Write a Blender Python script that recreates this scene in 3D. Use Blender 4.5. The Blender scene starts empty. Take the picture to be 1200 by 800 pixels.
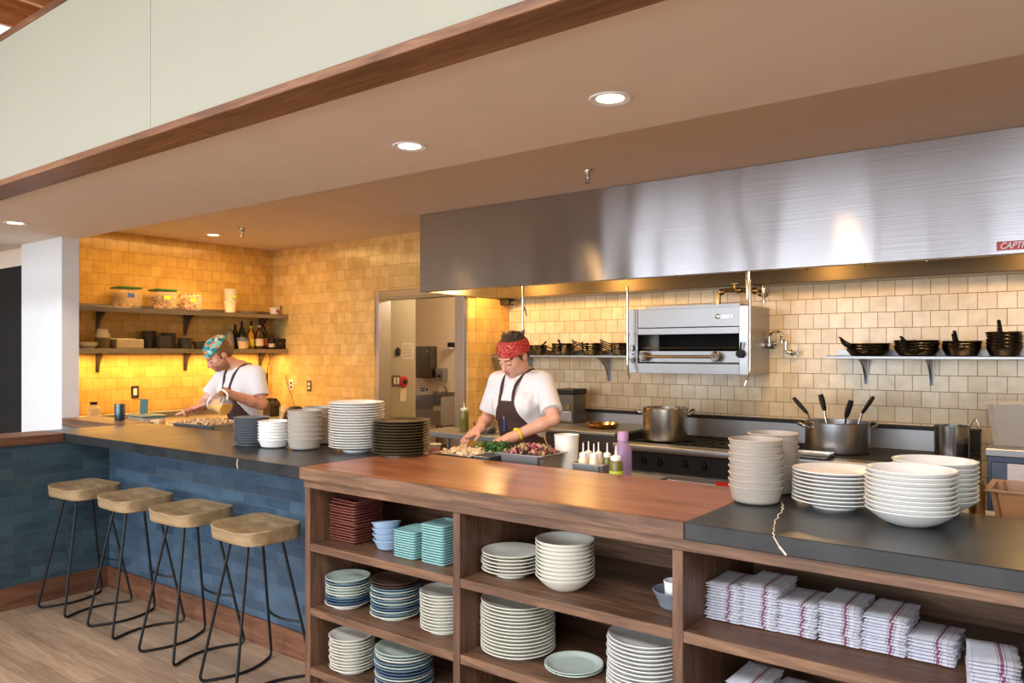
import bpy, bmesh, math, random
import numpy as np
from mathutils import Vector, Matrix, Euler
random.seed(7)
R = math.radians
COL = bpy.context.scene.collection
SC = bpy.context.scene

# ---------------------------------------------------------------- view geometry
EYE = 1.60
FPX, CX, HY = 905.0, 600.0, 412.0
RX, RY = .7955, .606                      # camera right axis in the floor plane; forward axis = (-RY, RX)
def ray(px, py):
    a = (px - CX) / FPX
    return Vector((RX * a - RY, RY * a + RX, (HY - py) / FPX))
def at_z(px, py, z):
    d = ray(px, py); t = (z - EYE) / d.z
    return Vector((d.x * t, d.y * t, z))
def at_y(px, py, y):
    d = ray(px, py); t = y / d.y
    return Vector((d.x * t, y, EYE + d.z * t))
def at_x(px, py, x):
    d = ray(px, py); t = x / d.x
    return Vector((x, d.y * t, EYE + d.z * t))

# ---------------------------------------------------------------- objects
def tag(o, label=None, cat=None, group=None, kind=None):
    if label: o['label'] = label
    if cat: o['category'] = cat
    if group: o['group'] = group
    if kind: o['kind'] = kind
    return o
def thing(name, label, cat, loc=(0, 0, 0), rz=0.0, group=None):
    o = bpy.data.objects.new(name, None); COL.objects.link(o)
    o.empty_display_size = .05
    o.location = loc; o.rotation_euler = (0, 0, rz)
    return tag(o, label, cat, group)
def copy_tree(o, parent=None):
    c = o.copy(); COL.objects.link(c)
    if parent: c.parent = parent
    for ch in list(o.children):
        copy_tree(ch, c)
    return c

class MB:
    """collects shapes, then links them as one mesh object"""
    def __init__(s):
        s.bm = bmesh.new()
    def _add(s, tmp, M=None, mi=0):
        if M is not None: bmesh.ops.transform(tmp, matrix=M, verts=tmp.verts)
        n = len(s.bm.verts); vs = [s.bm.verts.new(v.co) for v in tmp.verts]
        tmp.verts.index_update()
        for f in tmp.faces:
            try:
                nf = s.bm.faces.new([vs[v.index] for v in f.verts]); nf.material_index = mi; nf.smooth = f.smooth
            except ValueError: pass
        tmp.free(); return s
    def box(s, x0, x1, y0, y1, z0, z1, bev=0.0, seg=1, M=None, mi=0):
        t = bmesh.new(); bmesh.ops.create_cube(t, size=1)
        for v in t.verts:
            v.co = Vector(((x0 + x1) / 2 + v.co.x * (x1 - x0), (y0 + y1) / 2 + v.co.y * (y1 - y0), (z0 + z1) / 2 + v.co.z * (z1 - z0)))
        if bev: bmesh.ops.bevel(t, geom=list(t.edges), offset=bev, segments=seg, affect='EDGES', profile=.5)
        return s._add(t, M, mi)
    def lathe(s, prof, n=32, M=None, mi=0, ax=None):
        """profile [(r, z)...]; r = 0 closes to a pole"""
        t = bmesh.new(); rings = []
        for r, z in prof:
            if r < 1e-6: rings.append([t.verts.new((0, 0, z))])
            else: rings.append([t.verts.new((r * math.cos(2 * math.pi * i / n), r * math.sin(2 * math.pi * i / n), z)) for i in range(n)])
        for a, b in zip(rings, rings[1:]):
            for i in range(n):
                j = (i + 1) % n
                if len(a) == 1 and len(b) == 1: continue
                if len(a) == 1: t.faces.new((a[0], b[j], b[i]))
                elif len(b) == 1: t.faces.new((a[i], a[j], b[0]))
                else: t.faces.new((a[i], a[j], b[j], b[i]))
        bmesh.ops.recalc_face_normals(t, faces=t.faces)
        for f in t.faces: f.smooth = True
        return s._add(t, M, mi)
    def tube(s, pts, r, n=8, closed=False, M=None, mi=0, cap=True, squash=None):
        pts = [Vector(p) for p in pts]; t = bmesh.new(); rings = []; k = len(pts)
        rr = r if isinstance(r, (list, tuple)) else [r] * k
        prev = None
        for i, p in enumerate(pts):
            if closed: d = (pts[(i + 1) % k] - pts[i - 1])
            else: d = (pts[min(i + 1, k - 1)] - pts[max(i - 1, 0)])
            d.normalize()
            if prev is None:
                u = d.orthogonal().normalized()
                if abs(d.z) < .9: u = Vector((0, 0, 1)).cross(d).normalized()
            else:
                u = (prev - d * prev.dot(d))
                u = u.normalized() if u.length > 1e-6 else d.orthogonal().normalized()
            prev = u; w = d.cross(u)
            sq = squash or (1, 1)
            rings.append([t.verts.new(p + (u * math.cos(2 * math.pi * j / n) * sq[0] + w * math.sin(2 * math.pi * j / n) * sq[1]) * rr[i]) for j in range(n)])
        rng = range(k) if closed else range(k - 1)
        for i in rng:
            a, b = rings[i], rings[(i + 1) % k]
            for j in range(n):
                t.faces.new((a[j], a[(j + 1) % n], b[(j + 1) % n], b[j]))
        if not closed and cap:
            t.faces.new(rings[0][::-1]); t.faces.new(rings[-1])
        bmesh.ops.recalc_face_normals(t, faces=t.faces)
        for f in t.faces: f.smooth = True
        return s._add(t, M, mi)
    def prism(s, poly, h0, h1, axis='z', M=None, mi=0, bev=0.0):
        """poly [(a, b)...] extruded along axis from h0 to h1"""
        t = bmesh.new()
        def P(a, b, h): return {'z': (a, b, h), 'y': (a, h, b), 'x': (h, a, b)}[axis]
        lo = [t.verts.new(P(a, b, h0)) for a, b in poly]; hi = [t.verts.new(P(a, b, h1)) for a, b in poly]
        t.faces.new(lo); t.faces.new(hi); k = len(poly)
        for i in range(k): t.faces.new((lo[i], lo[(i + 1) % k], hi[(i + 1) % k], hi[i]))
        bmesh.ops.recalc_face_normals(t, faces=t.faces)
        if bev: bmesh.ops.bevel(t, geom=list(t.edges), offset=bev, segments=1, affect='EDGES')
        return s._add(t, M, mi)
    def ball(s, c, r, M=None, mi=0, u=16, v=10):
        r = r if isinstance(r, (tuple, list)) else (r, r, r)
        t = bmesh.new(); bmesh.ops.create_uvsphere(t, u_segments=u, v_segments=v, radius=1)
        for w in t.verts: w.co = Vector((c[0] + w.co.x * r[0], c[1] + w.co.y * r[1], c[2] + w.co.z * r[2]))
        for f in t.faces: f.smooth = True
        return s._add(t, M, mi)
    def raw(s, verts, faces, mi=0, smooth=False, M=None):
        t = bmesh.new(); vs = [t.verts.new(v) for v in verts]
        for f in faces:
            nf = t.faces.new([vs[i] for i in f]); nf.smooth = smooth
        bmesh.ops.recalc_face_normals(t, faces=t.faces)
        return s._add(t, M, mi)
    def build(s, name, mats, parent=None, loc=None, rot=None, sharp=35):
        me = bpy.data.meshes.new(name)
        for f in s.bm.faces: f.smooth = True
        s.bm.to_mesh(me); s.bm.free()
        for m in (mats if isinstance(mats, (list, tuple)) else [mats]): me.materials.append(m)
        me.set_sharp_from_angle(angle=R(sharp))
        o = bpy.data.objects.new(name, me); COL.objects.link(o)
        if parent is not None: o.parent = parent
        if loc is not None: o.location = loc
        if rot is not None: o.rotation_euler = rot
        return o
def struct(o):
    o['kind'] = 'structure'; return o
def arc(c, r, a0, a1, n, plane='xz'):
    out = []
    for i in range(n + 1):
        a = R(a0 + (a1 - a0) * i / n); u, v = r * math.cos(a), r * math.sin(a)
        out.append({'xz': (c[0] + u, c[1], c[2] + v), 'yz': (c[0], c[1] + u, c[2] + v), 'xy': (c[0] + u, c[1] + v, c[2])}[plane])
    return out
def bez(pts, n=16):
    """smooth curve through points (Catmull-Rom)"""
    P = [Vector(p) for p in pts]; P = [2 * P[0] - P[1]] + P + [2 * P[-1] - P[-2]]; out = []
    for i in range(1, len(P) - 2):
        for k in range(n):
            t = k / n; a, b, c, d = P[i - 1:i + 3]
            out.append(.5 * ((2 * b) + (c - a) * t + (2 * a - 5 * b + 4 * c - d) * t * t + (3 * b - a - 3 * c + d) * t ** 3))
    out.append(P[-2]); return out

# ---------------------------------------------------------------- materials
def lin(c):
    return tuple(((x / 255) / 12.92 if x / 255 <= .04045 else ((x / 255 + .055) / 1.055) ** 2.4) for x in c)
class NT:
    def __init__(s, name):
        s.m = bpy.data.materials.new(name); s.m.use_nodes = True
        s.t = s.m.node_tree; s.t.nodes.clear()
        s.out = s.t.nodes.new('ShaderNodeOutputMaterial'); s.b = s.n('ShaderNodeBsdfPrincipled')
        s.l(s.b.outputs[0], s.out.inputs[0])
    def n(s, typ, **kw):
        x = s.t.nodes.new(typ)
        for k, v in kw.items():
            if k in x.inputs: x.inputs[k].default_value = v
            else: setattr(x, k, v)
        return x
    def l(s, a, b): s.t.links.new(a, b)
    def coords(s, scale=(1, 1, 1), rot=(0, 0, 0), loc=(0, 0, 0), src='Object'):
        tc = s.n('ShaderNodeTexCoord'); mp = s.n('ShaderNodeMapping')
        mp.inputs['Scale'].default_value = scale; mp.inputs['Rotation'].default_value = rot; mp.inputs['Location'].default_value = loc
        s.l(tc.outputs[src], mp.inputs[0]); return mp.outputs[0]
    def noise(s, vec, scale, detail=3, rough=.5, dist=0):
        x = s.n('ShaderNodeTexNoise'); x.inputs['Scale'].default_value = scale; x.inputs['Detail'].default_value = detail
        x.inputs['Roughness'].default_value = rough; x.inputs['Distortion'].default_value = dist
        if vec is not None: s.l(vec, x.inputs['Vector'])
        return x.outputs['Fac']
    def ramp(s, fac, stops):
        x = s.n('ShaderNodeValToRGB'); e = x.color_ramp.elements
        while len(e) > 1: e.remove(e[-1])
        e[0].position = stops[0][0]; e[0].color = (*stops[0][1], 1)
        for p, c in stops[1:]:
            k = e.new(p); k.color = (*c, 1)
        s.l(fac, x.inputs[0]); return x.outputs[0]
    def mix(s, a, b, fac, mode='MIX'):
        x = s.n('ShaderNodeMix', data_type='RGBA', blend_type=mode)
        for v, k in ((fac, 0), (a, 6), (b, 7)):
            if hasattr(v, 'is_linked'): s.l(v, x.inputs[k])
            elif k == 0: x.inputs[k].default_value = v
            else: x.inputs[k].default_value = (*v, 1) if len(v) == 3 else v
        return x.outputs[2]
    def math(s, op, a, b=None):
        x = s.n('ShaderNodeMath', operation=op)
        for v, k in ((a, 0), (b, 1)):
            if v is None: continue
            if hasattr(v, 'is_linked'): s.l(v, x.inputs[k])
            else: x.inputs[k].default_value = v
        return x.outputs[0]
    def bump(s, h, strength=.2, dist=.002):
        x = s.n('ShaderNodeBump'); x.inputs['Strength'].default_value = strength; x.inputs['Distance'].default_value = dist
        s.l(h, x.inputs['Height']); s.l(x.outputs[0], s.b.inputs['Normal'])
    def set(s, **kw):
        for k, v in kw.items():
            k = k.replace('_', ' ')
            if hasattr(v, 'is_linked'): s.l(v, s.b.inputs[k])
            else: s.b.inputs[k].default_value = (*v, 1) if isinstance(v, tuple) and len(v) == 3 else v
        return s
def flat(name, rgb, rough=.5, metal=0, var=.06, nscale=18, bump=0, **kw):
    """plain surface with slight mottling"""
    t = NT(name); c = lin(rgb)
    v = t.noise(t.coords(), nscale, 3)
    lo = tuple(max(0, x * (1 - var)) for x in c); hi = tuple(min(1, x * (1 + var)) for x in c)
    t.set(Base_Color=t.ramp(v, [(.3, lo), (.7, hi)]), Roughness=rough, Metallic=metal, **kw)
    if bump: t.bump(v, bump, .003)
    return t.m
def wood(name, dark, mid, light, axis='x', rough=.4, plank=None, gscale=1.0, bmp=.08):
    """grain runs along axis; plank=(length, width) adds boards"""
    t = NT(name)
    st = {'x': (1.2, 14, 14), 'y': (14, 1.2, 14), 'z': (14, 14, 1.2)}[axis]
    v = t.coords(scale=tuple(x * gscale for x in st))
    g = t.noise(v, 2.2, 6, .6, 1.2); big = t.noise(t.coords(scale={'x': (.5, 4, 4), 'y': (4, .5, 4), 'z': (4, 4, .5)}[axis]), 2, 3)
    fine = t.noise(t.coords(scale=tuple(x * 6 for x in st)), 2, 2)
    a = t.math('ADD', t.math('MULTIPLY', g, .6), t.math('MULTIPLY', big, .4))
    col = t.ramp(a, [(.36, lin(dark)), (.5, lin(mid)), (.64, lin(light))])
    col = t.mix(col, (.55, .5, .45), t.math('MULTIPLY', fine, .35), 'MULTIPLY')
    if plank:
        br = t.n('ShaderNodeTexBrick'); br.offset = .37; br.inputs['Scale'].default_value = 1
        br.inputs['Brick Width'].default_value = plank[0]; br.inputs['Row Height'].default_value = plank[1]
        br.inputs['Mortar Size'].default_value = .0012; br.inputs['Bias'].default_value = 0
        br.inputs['Color1'].default_value = (.72, .72, .72, 1); br.inputs['Color2'].default_value = (1.15, 1.12, 1.08, 1)
        br.inputs['Mortar'].default_value = (.4, .4, .4, 1)
        t.l(t.coords(rot=(0, 0, R(plank[2]) if len(plank) > 2 else 0)), br.inputs['Vector'])
        col = t.mix(col, br.outputs['Color'], 1.0, 'MULTIPLY')
    t.set(Base_Color=col, Roughness=rough); t.bump(g, bmp, .002)
    return t.m
def tiles(name, plane, w, h, c1, c2, mortar, rough=.18, gap=.0035, offset=.5, wob=.35, shift=(0, 0)):
    """running bond ceramic tile on a wall; plane 'xz' or 'yz'"""
    t = NT(name)
    tc = t.n('ShaderNodeTexCoord'); sp = t.n('ShaderNodeSeparateXYZ'); t.l(tc.outputs['Object'], sp.inputs[0])
    cb = t.n('ShaderNodeCombineXYZ')
    t.l(t.math('ADD', sp.outputs['Y' if plane == 'yz' else 'X'], 20 + shift[0]), cb.inputs[0]); t.l(t.math('ADD', sp.outputs['Y' if plane == 'xy' else 'Z'], shift[1] + (20 if plane == 'xy' else 0)), cb.inputs[1])
    br = t.n('ShaderNodeTexBrick'); br.offset = offset; br.inputs['Scale'].default_value = 1
    br.inputs['Brick Width'].default_value = w; br.inputs['Row Height'].default_value = h
    br.inputs['Mortar Size'].default_value = gap / 2; br.inputs['Mortar Smooth'].default_value = .25; br.inputs['Bias'].default_value = -.1
    br.inputs['Color1'].default_value = (*lin(c1), 1); br.inputs['Color2'].default_value = (*lin(c2), 1); br.inputs['Mortar'].default_value = (*lin(mortar), 1)
    t.l(cb.outputs[0], br.inputs['Vector'])
    n1 = t.noise(cb.outputs[0], 9, 3); n2 = t.noise(cb.outputs[0], 55, 2)
    col = t.mix(br.outputs['Color'], t.ramp(n1, [(.3, (.86, .85, .82)), (.7, (1.06, 1.06, 1.06))]), 1.0, 'MULTIPLY')
    rg = t.mix((rough,) * 3, (.75,) * 3, br.outputs['Fac'])
    t.set(Base_Color=col, Roughness=rg)
    # each tile tilts a little: per-tile grey value times position
    hgt = t.math('ADD', t.math('MULTIPLY', t.math('SUBTRACT', 1.0, br.outputs['Fac']), 1.0), t.math('ADD', t.math('MULTIPLY', n1, wob * 2), t.math('MULTIPLY', n2, .06)))
    t.bump(hgt, .45, .0025)
    return t.m
def steel(name, rgb=(190, 190, 190), rough=.28, axis='x', aniso=0.0):
    t = NT(name)
    sc = {'x': (2, 60, 60), 'y': (60, 2, 60), 'z': (60, 60, 2)}[axis]
    fine = t.noise(t.coords(scale=sc), 1.0, 2); big = t.noise(t.coords(), 2.5, 2)
    rg = t.math('ADD', t.math('ADD', t.math('MULTIPLY', fine, .05), t.math('MULTIPLY', big, .08)), rough - .065)
    c = lin(rgb)
    t.set(Base_Color=t.ramp(fine, [(.3, tuple(x * .97 for x in c)), (.7, tuple(min(1, x * 1.02) for x in c))]), Metallic=1.0, Roughness=rg)
    return t.m
def hood_steel():
    """horizontally brushed sheet: reflections smear into upright streaks and bend with the sheet's slow waves"""
    t = NT('hood_sheet_steel')
    fine = t.noise(t.coords(scale=(1.5, 1, 90)), 1.0, 2)
    t.set(Base_Color=lin((178, 176, 180)), Metallic=1.0, Roughness=.26, Anisotropic=1.0, Anisotropic_Rotation=.25)
    tg = t.n('ShaderNodeTangent', direction_type='UV_MAP'); tg.uv_map = 'UVMap'; t.l(tg.outputs[0], t.b.inputs['Tangent'])
    low = t.noise(t.coords(scale=(1.0, 1.0, .25)), 2.4, 1); t.bump(t.math('ADD', low, t.math('MULTIPLY', fine, .05)), 1.0, .014)
    return t.m

def emit(name, rgb, strength):
    t = NT(name); t.set(Base_Color=(0, 0, 0), Emission_Color=lin(rgb), Emission_Strength=strength); return t.m
def glassy(name, rgb=(255, 255, 255), alpha=.30, rough=.08):
    """thin clear plastic / glass wall: mostly see-through, with gloss"""
    t = NT(name); t.set(Base_Color=lin(rgb), Roughness=rough, Alpha=alpha, IOR=1.45); return t.m

M = {}
M['wall_white'] = flat('painted_wall', (164, 163, 147), .8, var=.015, nscale=3)
M['white_paint'] = flat('white_paint', (226, 228, 232), .6, var=.01)
M['ceiling'] = flat('ceiling_paint', (222, 204, 188), .85, var=.02, nscale=4)
M['soffit'] = flat('soffit_paint', (226, 210, 196), .85, var=.02, nscale=4)
M['cream'] = flat('cream_wall', (226, 212, 184), .7, var=.01)
M['greygreen'] = flat('grey_wall', (158, 150, 122), .6, var=.01)
M['walnut_x'] = wood('walnut_long', (76, 52, 39), (110, 79, 59), (144, 108, 82), 'x', .42)
M['walnut_y'] = wood('walnut_across', (66, 42, 30), (98, 66, 47), (126, 88, 64), 'y', .45)
M['walnut_z'] = wood('walnut_upright', (72, 49, 37), (106, 75, 57), (134, 99, 75), 'z', .45)
M['walnut_top'] = wood('walnut_worktop', (118, 68, 44), (150, 92, 62), (176, 118, 84), 'x', .28, bmp=.015)
M['trim_wood'] = wood('beam_trim', (92, 58, 38), (126, 84, 56), (156, 112, 80), 'x', .5)
M['base_wood'] = wood('baseboard_wood', (78, 48, 33), (106, 67, 46), (130, 88, 62), 'x', .5)
M['base_wood_y'] = wood('baseboard_wood_side', (78, 48, 33), (106, 67, 46), (130, 88, 62), 'y', .5)
M['rafter'] = wood('rafter_wood', (150, 96, 54), (186, 124, 74), (212, 156, 104), 'y', .6)
M['floor'] = wood('oak_floor', (142, 118, 96), (166, 140, 116), (186, 160, 134), 'x', .42, plank=(1.3, .13))
M['kfloor'] = tiles('quarry_floor', 'xy', .15, .15, (96, 70, 58), (110, 82, 66), (70, 60, 54))
M['stone'] = None
def stone():
    t = NT('black_soapstone')
    n = t.noise(t.coords(), 5, 5, .6); c = t.ramp(n, [(.3, lin((30, 32, 34))), (.75, lin((52, 54, 56)))])
    t.set(Base_Color=c, Roughness=t.math('ADD', t.math('MULTIPLY', n, .2), .22)); t.bump(n, .05, .002); return t.m
M['stone'] = stone()
M['vein'] = flat('stone_vein', (226, 206, 184), .4)
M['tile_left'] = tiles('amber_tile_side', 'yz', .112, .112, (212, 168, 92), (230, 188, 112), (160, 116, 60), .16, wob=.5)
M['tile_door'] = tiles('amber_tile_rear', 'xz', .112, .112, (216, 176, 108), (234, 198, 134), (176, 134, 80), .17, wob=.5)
M['tile_ret'] = tiles('amber_tile_return', 'yz', .112, .112, (212, 168, 96), (228, 188, 118), (160, 118, 62), .17)
M['tile_range'] = tiles('cream_tile', 'xz', .112, .112, (228, 202, 162), (244, 224, 192), (150, 118, 82), .17, gap=.0045, wob=.5, shift=(.03, .02))
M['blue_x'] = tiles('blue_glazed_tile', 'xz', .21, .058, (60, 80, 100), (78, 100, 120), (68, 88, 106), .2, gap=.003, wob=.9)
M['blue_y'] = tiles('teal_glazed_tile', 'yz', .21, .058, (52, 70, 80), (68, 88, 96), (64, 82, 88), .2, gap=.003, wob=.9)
M['steel'] = steel('brushed_steel', (168, 168, 170), .42)
M['steel_hood'] = hood_steel()
M['steel_z'] = steel('brushed_steel_upright', (174, 174, 178), .36, 'z')
M['steel_y'] = steel('brushed_steel_side', (166, 162, 156), .38, 'y')
M['steel_dark'] = steel('aged_steel', (120, 112, 102), .36)
M['pot_steel'] = steel('pot_steel', (196, 188, 176), .27, 'z')
M['pan_steel'] = steel('pan_steel', (92, 86, 80), .26, 'x')
M['chrome'] = flat('polished_chrome', (196, 194, 192), .18, 1)
M['brass'] = flat('aged_pipe_brass', (172, 140, 96), .3, 1)
M['black_metal'] = flat('black_powder_coat', (26, 25, 25), .45, .3)
M['iron'] = flat('cast_iron', (22, 20, 20), .6, .2, bump=.2)
M['black'] = flat('matt_black', (18, 16, 16), .6)
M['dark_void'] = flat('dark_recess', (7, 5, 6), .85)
M['black_rubber'] = flat('handle_black', (20, 18, 18), .4)
M['seat'] = wood('stool_seat_wood', (132, 108, 76), (160, 134, 98), (182, 156, 118), 'x', .55, gscale=.8)
M['white_plastic'] = flat('white_plastic', (228, 224, 216), .4)
M['led'] = emit('lamp_glow', (255, 214, 150), 14)
M['paper'] = flat('paper_white', (226, 226, 224), .8)
# ================================================================ THE ROOM
CT = 1.07            # bar top height
CF, CB = 2.235, 2.93 # bar front and back edges
SOF, CEI = 2.517, 2.76
YD, YR = 5.40, 6.00  # tiled door wall, tiled range wall
XL = -7.58           # tiled side wall
def wallbox(name, x0, x1, y0, y1, z0, z1, m):
    return struct(MB().box(x0, x1, y0, y1, z0, z1).build(name, m))
wallbox('floor', -10.5, 4.2, -6.6, 2.66, -.08, 0, M['floor'])
wallbox('floor_kitchen', -10.5, 4.2, 2.66, 9.0, -.08, 0, M['floor'])
wallbox('wall_left', XL - .1, XL, 2.85, YD + .1, 0, CEI, M['tile_left'])
# door wall round the opening
DX0, DX1, DZ = -5.80, -4.76, 2.14
b = MB().box(XL, DX0, YD, YD + .1, 0, CEI).box(DX0, DX1, YD, YD + .1, DZ, CEI).box(DX1, -4.62, YD, YD + .1, 0, CEI)
struct(b.build('wall_back', M['tile_door']))
wallbox('wall_return', -4.72, -4.60, YD + .1, YR, 0, CEI, M['tile_ret'])
MBX = MB().box(-4.7, 2.6, YR, YR + .1, 0, CEI)
struct(MBX.build('wall_range', M['tile_range']))
wallbox('wall_right', 2.4, 2.5, 2.85, YR, 0, CEI, M['tile_ret'])
# kitchen ceiling and the lower soffit over the bar
wallbox('ceiling', XL - .1, 2.6, 2.85, YR + .1, CEI, CEI + .08, M['ceiling'])
wallbox('ceiling_soffit', -10.5, 2.6, 1.80, 2.85, SOF, CEI + .08, M['soffit'])
# white face above the bar with its walnut edging
b = MB().box(-10.5, -3.175, 1.66, 1.80, 2.53, 3.29).box(-3.172, 2.6, 1.66, 1.80, 2.53, 3.29)
struct(b.build('wall_beam', M['wall_white']))
struct(MB().box(-10.5, -2.9, 1.645, 1.81, 2.497, 2.53, .002).box(-2.897, 2.6, 1.645, 1.81, 2.497, 2.53, .002).build('trim_1', M['trim_wood']))
struct(MB().box(-10.5, 2.6, 1.652, 1.82, 3.29, 3.325, .003).build('trim_2', M['trim_wood']))
# partition beside the dark doorway
wallbox('wall_partition', -7.36, -6.58, 2.72, 2.85, 0, SOF, M['white_paint'])
wallbox('wall_hall', -10.5, -7.36, 2.80, 2.90, 2.36, SOF, M['soffit'])
struct(MB().box(-8.6, -7.375, 2.79, 2.84, 0, 2.36, .004).box(-7.40, -7.372, 2.755, 2.79, .9, 1.42, .003).build('doorway_dark_panel', M['dark_void']))  # near-black panel: the hallway's darkness put into its colour
wallbox('wall_hall_side', -10.5, -8.6, 2.78, 2.88, 0, 2.36, M['white_paint'])
# half wall and bar wall with blue tile
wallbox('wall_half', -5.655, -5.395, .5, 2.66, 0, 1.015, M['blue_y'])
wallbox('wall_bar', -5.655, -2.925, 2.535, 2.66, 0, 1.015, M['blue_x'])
struct(MB().box(-5.395, -5.375, .5, 2.535, 0, .14, .003).build('baseboard_left', M['base_wood_y']))
struct(MB().box(-5.375, -2.93, 2.515, 2.535, 0, .14, .003).build('baseboard_bar', M['base_wood']))
# dining room shell behind the viewer: tall windows in the front wall
WY = -6.0
b = MB().box(-10.5, 4.2, WY - .15, WY, 0, .45).box(-10.5, 4.2, WY - .15, WY, 4.0, 4.9)
wx = [(-8.5, -6.1), (-5.6, -3.2), (-2.95, -2.35), (-2.1, -1.6), (-1.4, 1.0), (1.3, 3.6)]
edges = [-10.5] + [e for w in wx for e in w] + [4.2]
for i in range(0, len(edges), 2): b.box(edges[i], edges[i + 1], WY - .15, WY, .45, 4.0)
struct(b.build('wall_front', M['wall_white']))
for i, (x0, x1) in enumerate(wx):
    b = MB()
    for x in ([x0 + .03, (x0 + x1) / 2, x1 - .03] if x1 - x0 > 1 else [x0 + .03, x1 - .03]): b.box(x - .03, x + .03, WY - .10, WY - .04, .45, 4.0)
    for z in (.48, 2.9, 3.97): b.box(x0, x1, WY - .10, WY - .04, z - .03, z + .03)
    struct(b.build('window_%d' % (i + 1), M['black_metal']))
wallbox('wall_side_left', -10.6, -10.5, WY - .15, 9.0, 0, 4.9, M['wall_white'])
wallbox('wall_side_right', 4.2, 4.3, WY - .15, 9.0, 0, 4.9, M['wall_white'])
wallbox('wall_far', -10.5, 4.2, 9.0, 9.1, 0, 4.9, M['wall_white'])
# timber roof with its corner skylight, plus openings added for daylight fill
SKX, SKY_ = (-9.7, -7.58), (1.75, 3.7)
SKYL_AND_FILL = [(SKX[0], SKX[1], SKY_[0], SKY_[1]), (-8.2, -5.8, -3.6, -1.6), (-5.0, -2.6, -3.6, -1.6), (-1.8, .6, -3.6, -1.6), (1.2, 3.4, -3.6, -1.6)]  # first is the corner skylight; the others are added, unseen daylight fill
rows = sorted({WY, 9.0} | {q for k in SKYL_AND_FILL for q in k[2:]}); b = MB()
for ya, yb in zip(rows, rows[1:]):
    x = -10.5
    for k in sorted(SKYL_AND_FILL):
        if k[2] <= ya and k[3] >= yb: b.box(x, k[0], ya, yb, 4.5, 4.56); x = k[1]
    b.box(x, 4.2, ya, yb, 4.5, 4.56)
struct(b.build('ceiling_deck', M['rafter']))
b = MB()
for k in range(24):
    x = -10.2 + .61 * k; y = WY
    for q in sorted(SKYL_AND_FILL, key=lambda q: q[2]):
        if q[0] - .05 < x < q[1] + .05: b.box(x - .02, x + .02, y, q[2], 4.28, 4.5); y = q[3]
    b.box(x - .02, x + .02, y, 9, 4.28, 4.5)
for q in SKYL_AND_FILL:
    for y in (q[2] - .02, q[3] + .02): b.box(q[0] - .3, q[1] + .3, y - .02, y + .02, 4.26, 4.5)
struct(b.build('ceiling_rafters', M['rafter']))
struct(MB().tube([(-10, 3.6, 4.2), (2, 3.6, 4.2)], .13, 14).build('ceiling_duct', M['steel']))
# hand-wash room seen through the doorway
wallbox('wall_washroom_side', -6.0, -5.86, YD + .1, 5.98, 0, 2.7, M['greygreen'])
wallbox('wall_washroom', -9.0, -3.9, 7.2, 7.3, 0, 2.7, M['cream'])
wallbox('wall_washroom_left', -9.1, -9.0, 5.5, 7.3, 0, 2.7, M['cream'])
wallbox('wall_washroom_right', -4.0, -3.9, 6.1, 7.2, 0, 2.7, M['cream'])
wallbox('ceiling_washroom', -9.0, -3.9, 5.5, 7.3, 2.7, 2.76, M['cream'])
t = struct(MB().box(DX0 - .045, DX0, YD - .03, YD + .12, 0, DZ + .07, .004).box(DX1, DX1 + .115, YD - .03, YD + .12, 0, DZ + .07, .004)
       .box(DX0, DX1, YD - .03, YD + .12, DZ, DZ + .07, .004).box(DX0, DX0 + .02, YD - .03, YD + .14, 0, DZ, .002).box(DX0 + .02, DX1, YD - .028, YD + .12, DZ - .02, DZ, .002)
       .build('door_2', M['steel_z']))

# ---------------------------------------------------------------- counters
def slab(name, label, x0, x1, y0, y1, m, z0=CT - .055, z1=CT, cat='counter'):
    o = MB().box(x0, x1, y0, y1, z0, z1, .003).build(name, m); return tag(o, label, cat)
o = slab('countertop', 'black stone bar top over the blue tiled wall and stools', -5.66, -2.93, CF, CB, M['stone'])
def vein(pts, parent, w=.004):
    b = MB()
    P = [Vector(p) for p in pts]
    for a, c in zip(P, P[1:]): b.tube([a, c], w * random.uniform(.6, 1.3), 5, squash=(1, 1))
    v = b.build('vein', M['vein'], parent); tag(v, 'pale mineral vein'); return v
vein([(-3.42, CF - .0005, CT - .004), (-3.43, CF - .0005, CT - .03), (-3.42, CF - .0005, CT - .052)], o, .003)
o = slab('countertop', 'black stone counter on the shelving, under the pale bowls and plates', -1.03, 1.1, CF, CB, M['stone'])
vp = []; wob = 0
for i in range(25):
    k = i / 24; wob = wob * .6 + random.uniform(-.006, .006); vp.append((-.752 - .138 * k + wob, CF + .001 + (CB - CF) * k * .75, CT + .0002))
vein([(-.715, CF - .001, CT - .052), (-.735, CF - .001, CT - .03), (-.752, CF - .001, CT - .003)], o, .0028)
vein(vp, o, .0022)
o = slab('wood_countertop', 'reddish walnut counter section between two black stone tops', -2.93, -1.03, CF + .02, CB, M['walnut_top'])
MB().box(-2.93, -1.03, CF - .004, CF + .0195, CT - .055, CT, .002).build('front_edging', M['walnut_x'], o)
slab('wood_wall_cap', 'walnut cap along the top of the teal half wall', -5.67, -5.365, .5, CF - .002, M['base_wood_y'], 1.015, 1.07, 'cap')
slab('wood_ledge', 'short walnut ledge jutting out before the white pillar', -6.575, -5.67, 2.72, 2.99, M['walnut_x'], 1.012, 1.072, 'ledge')

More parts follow.
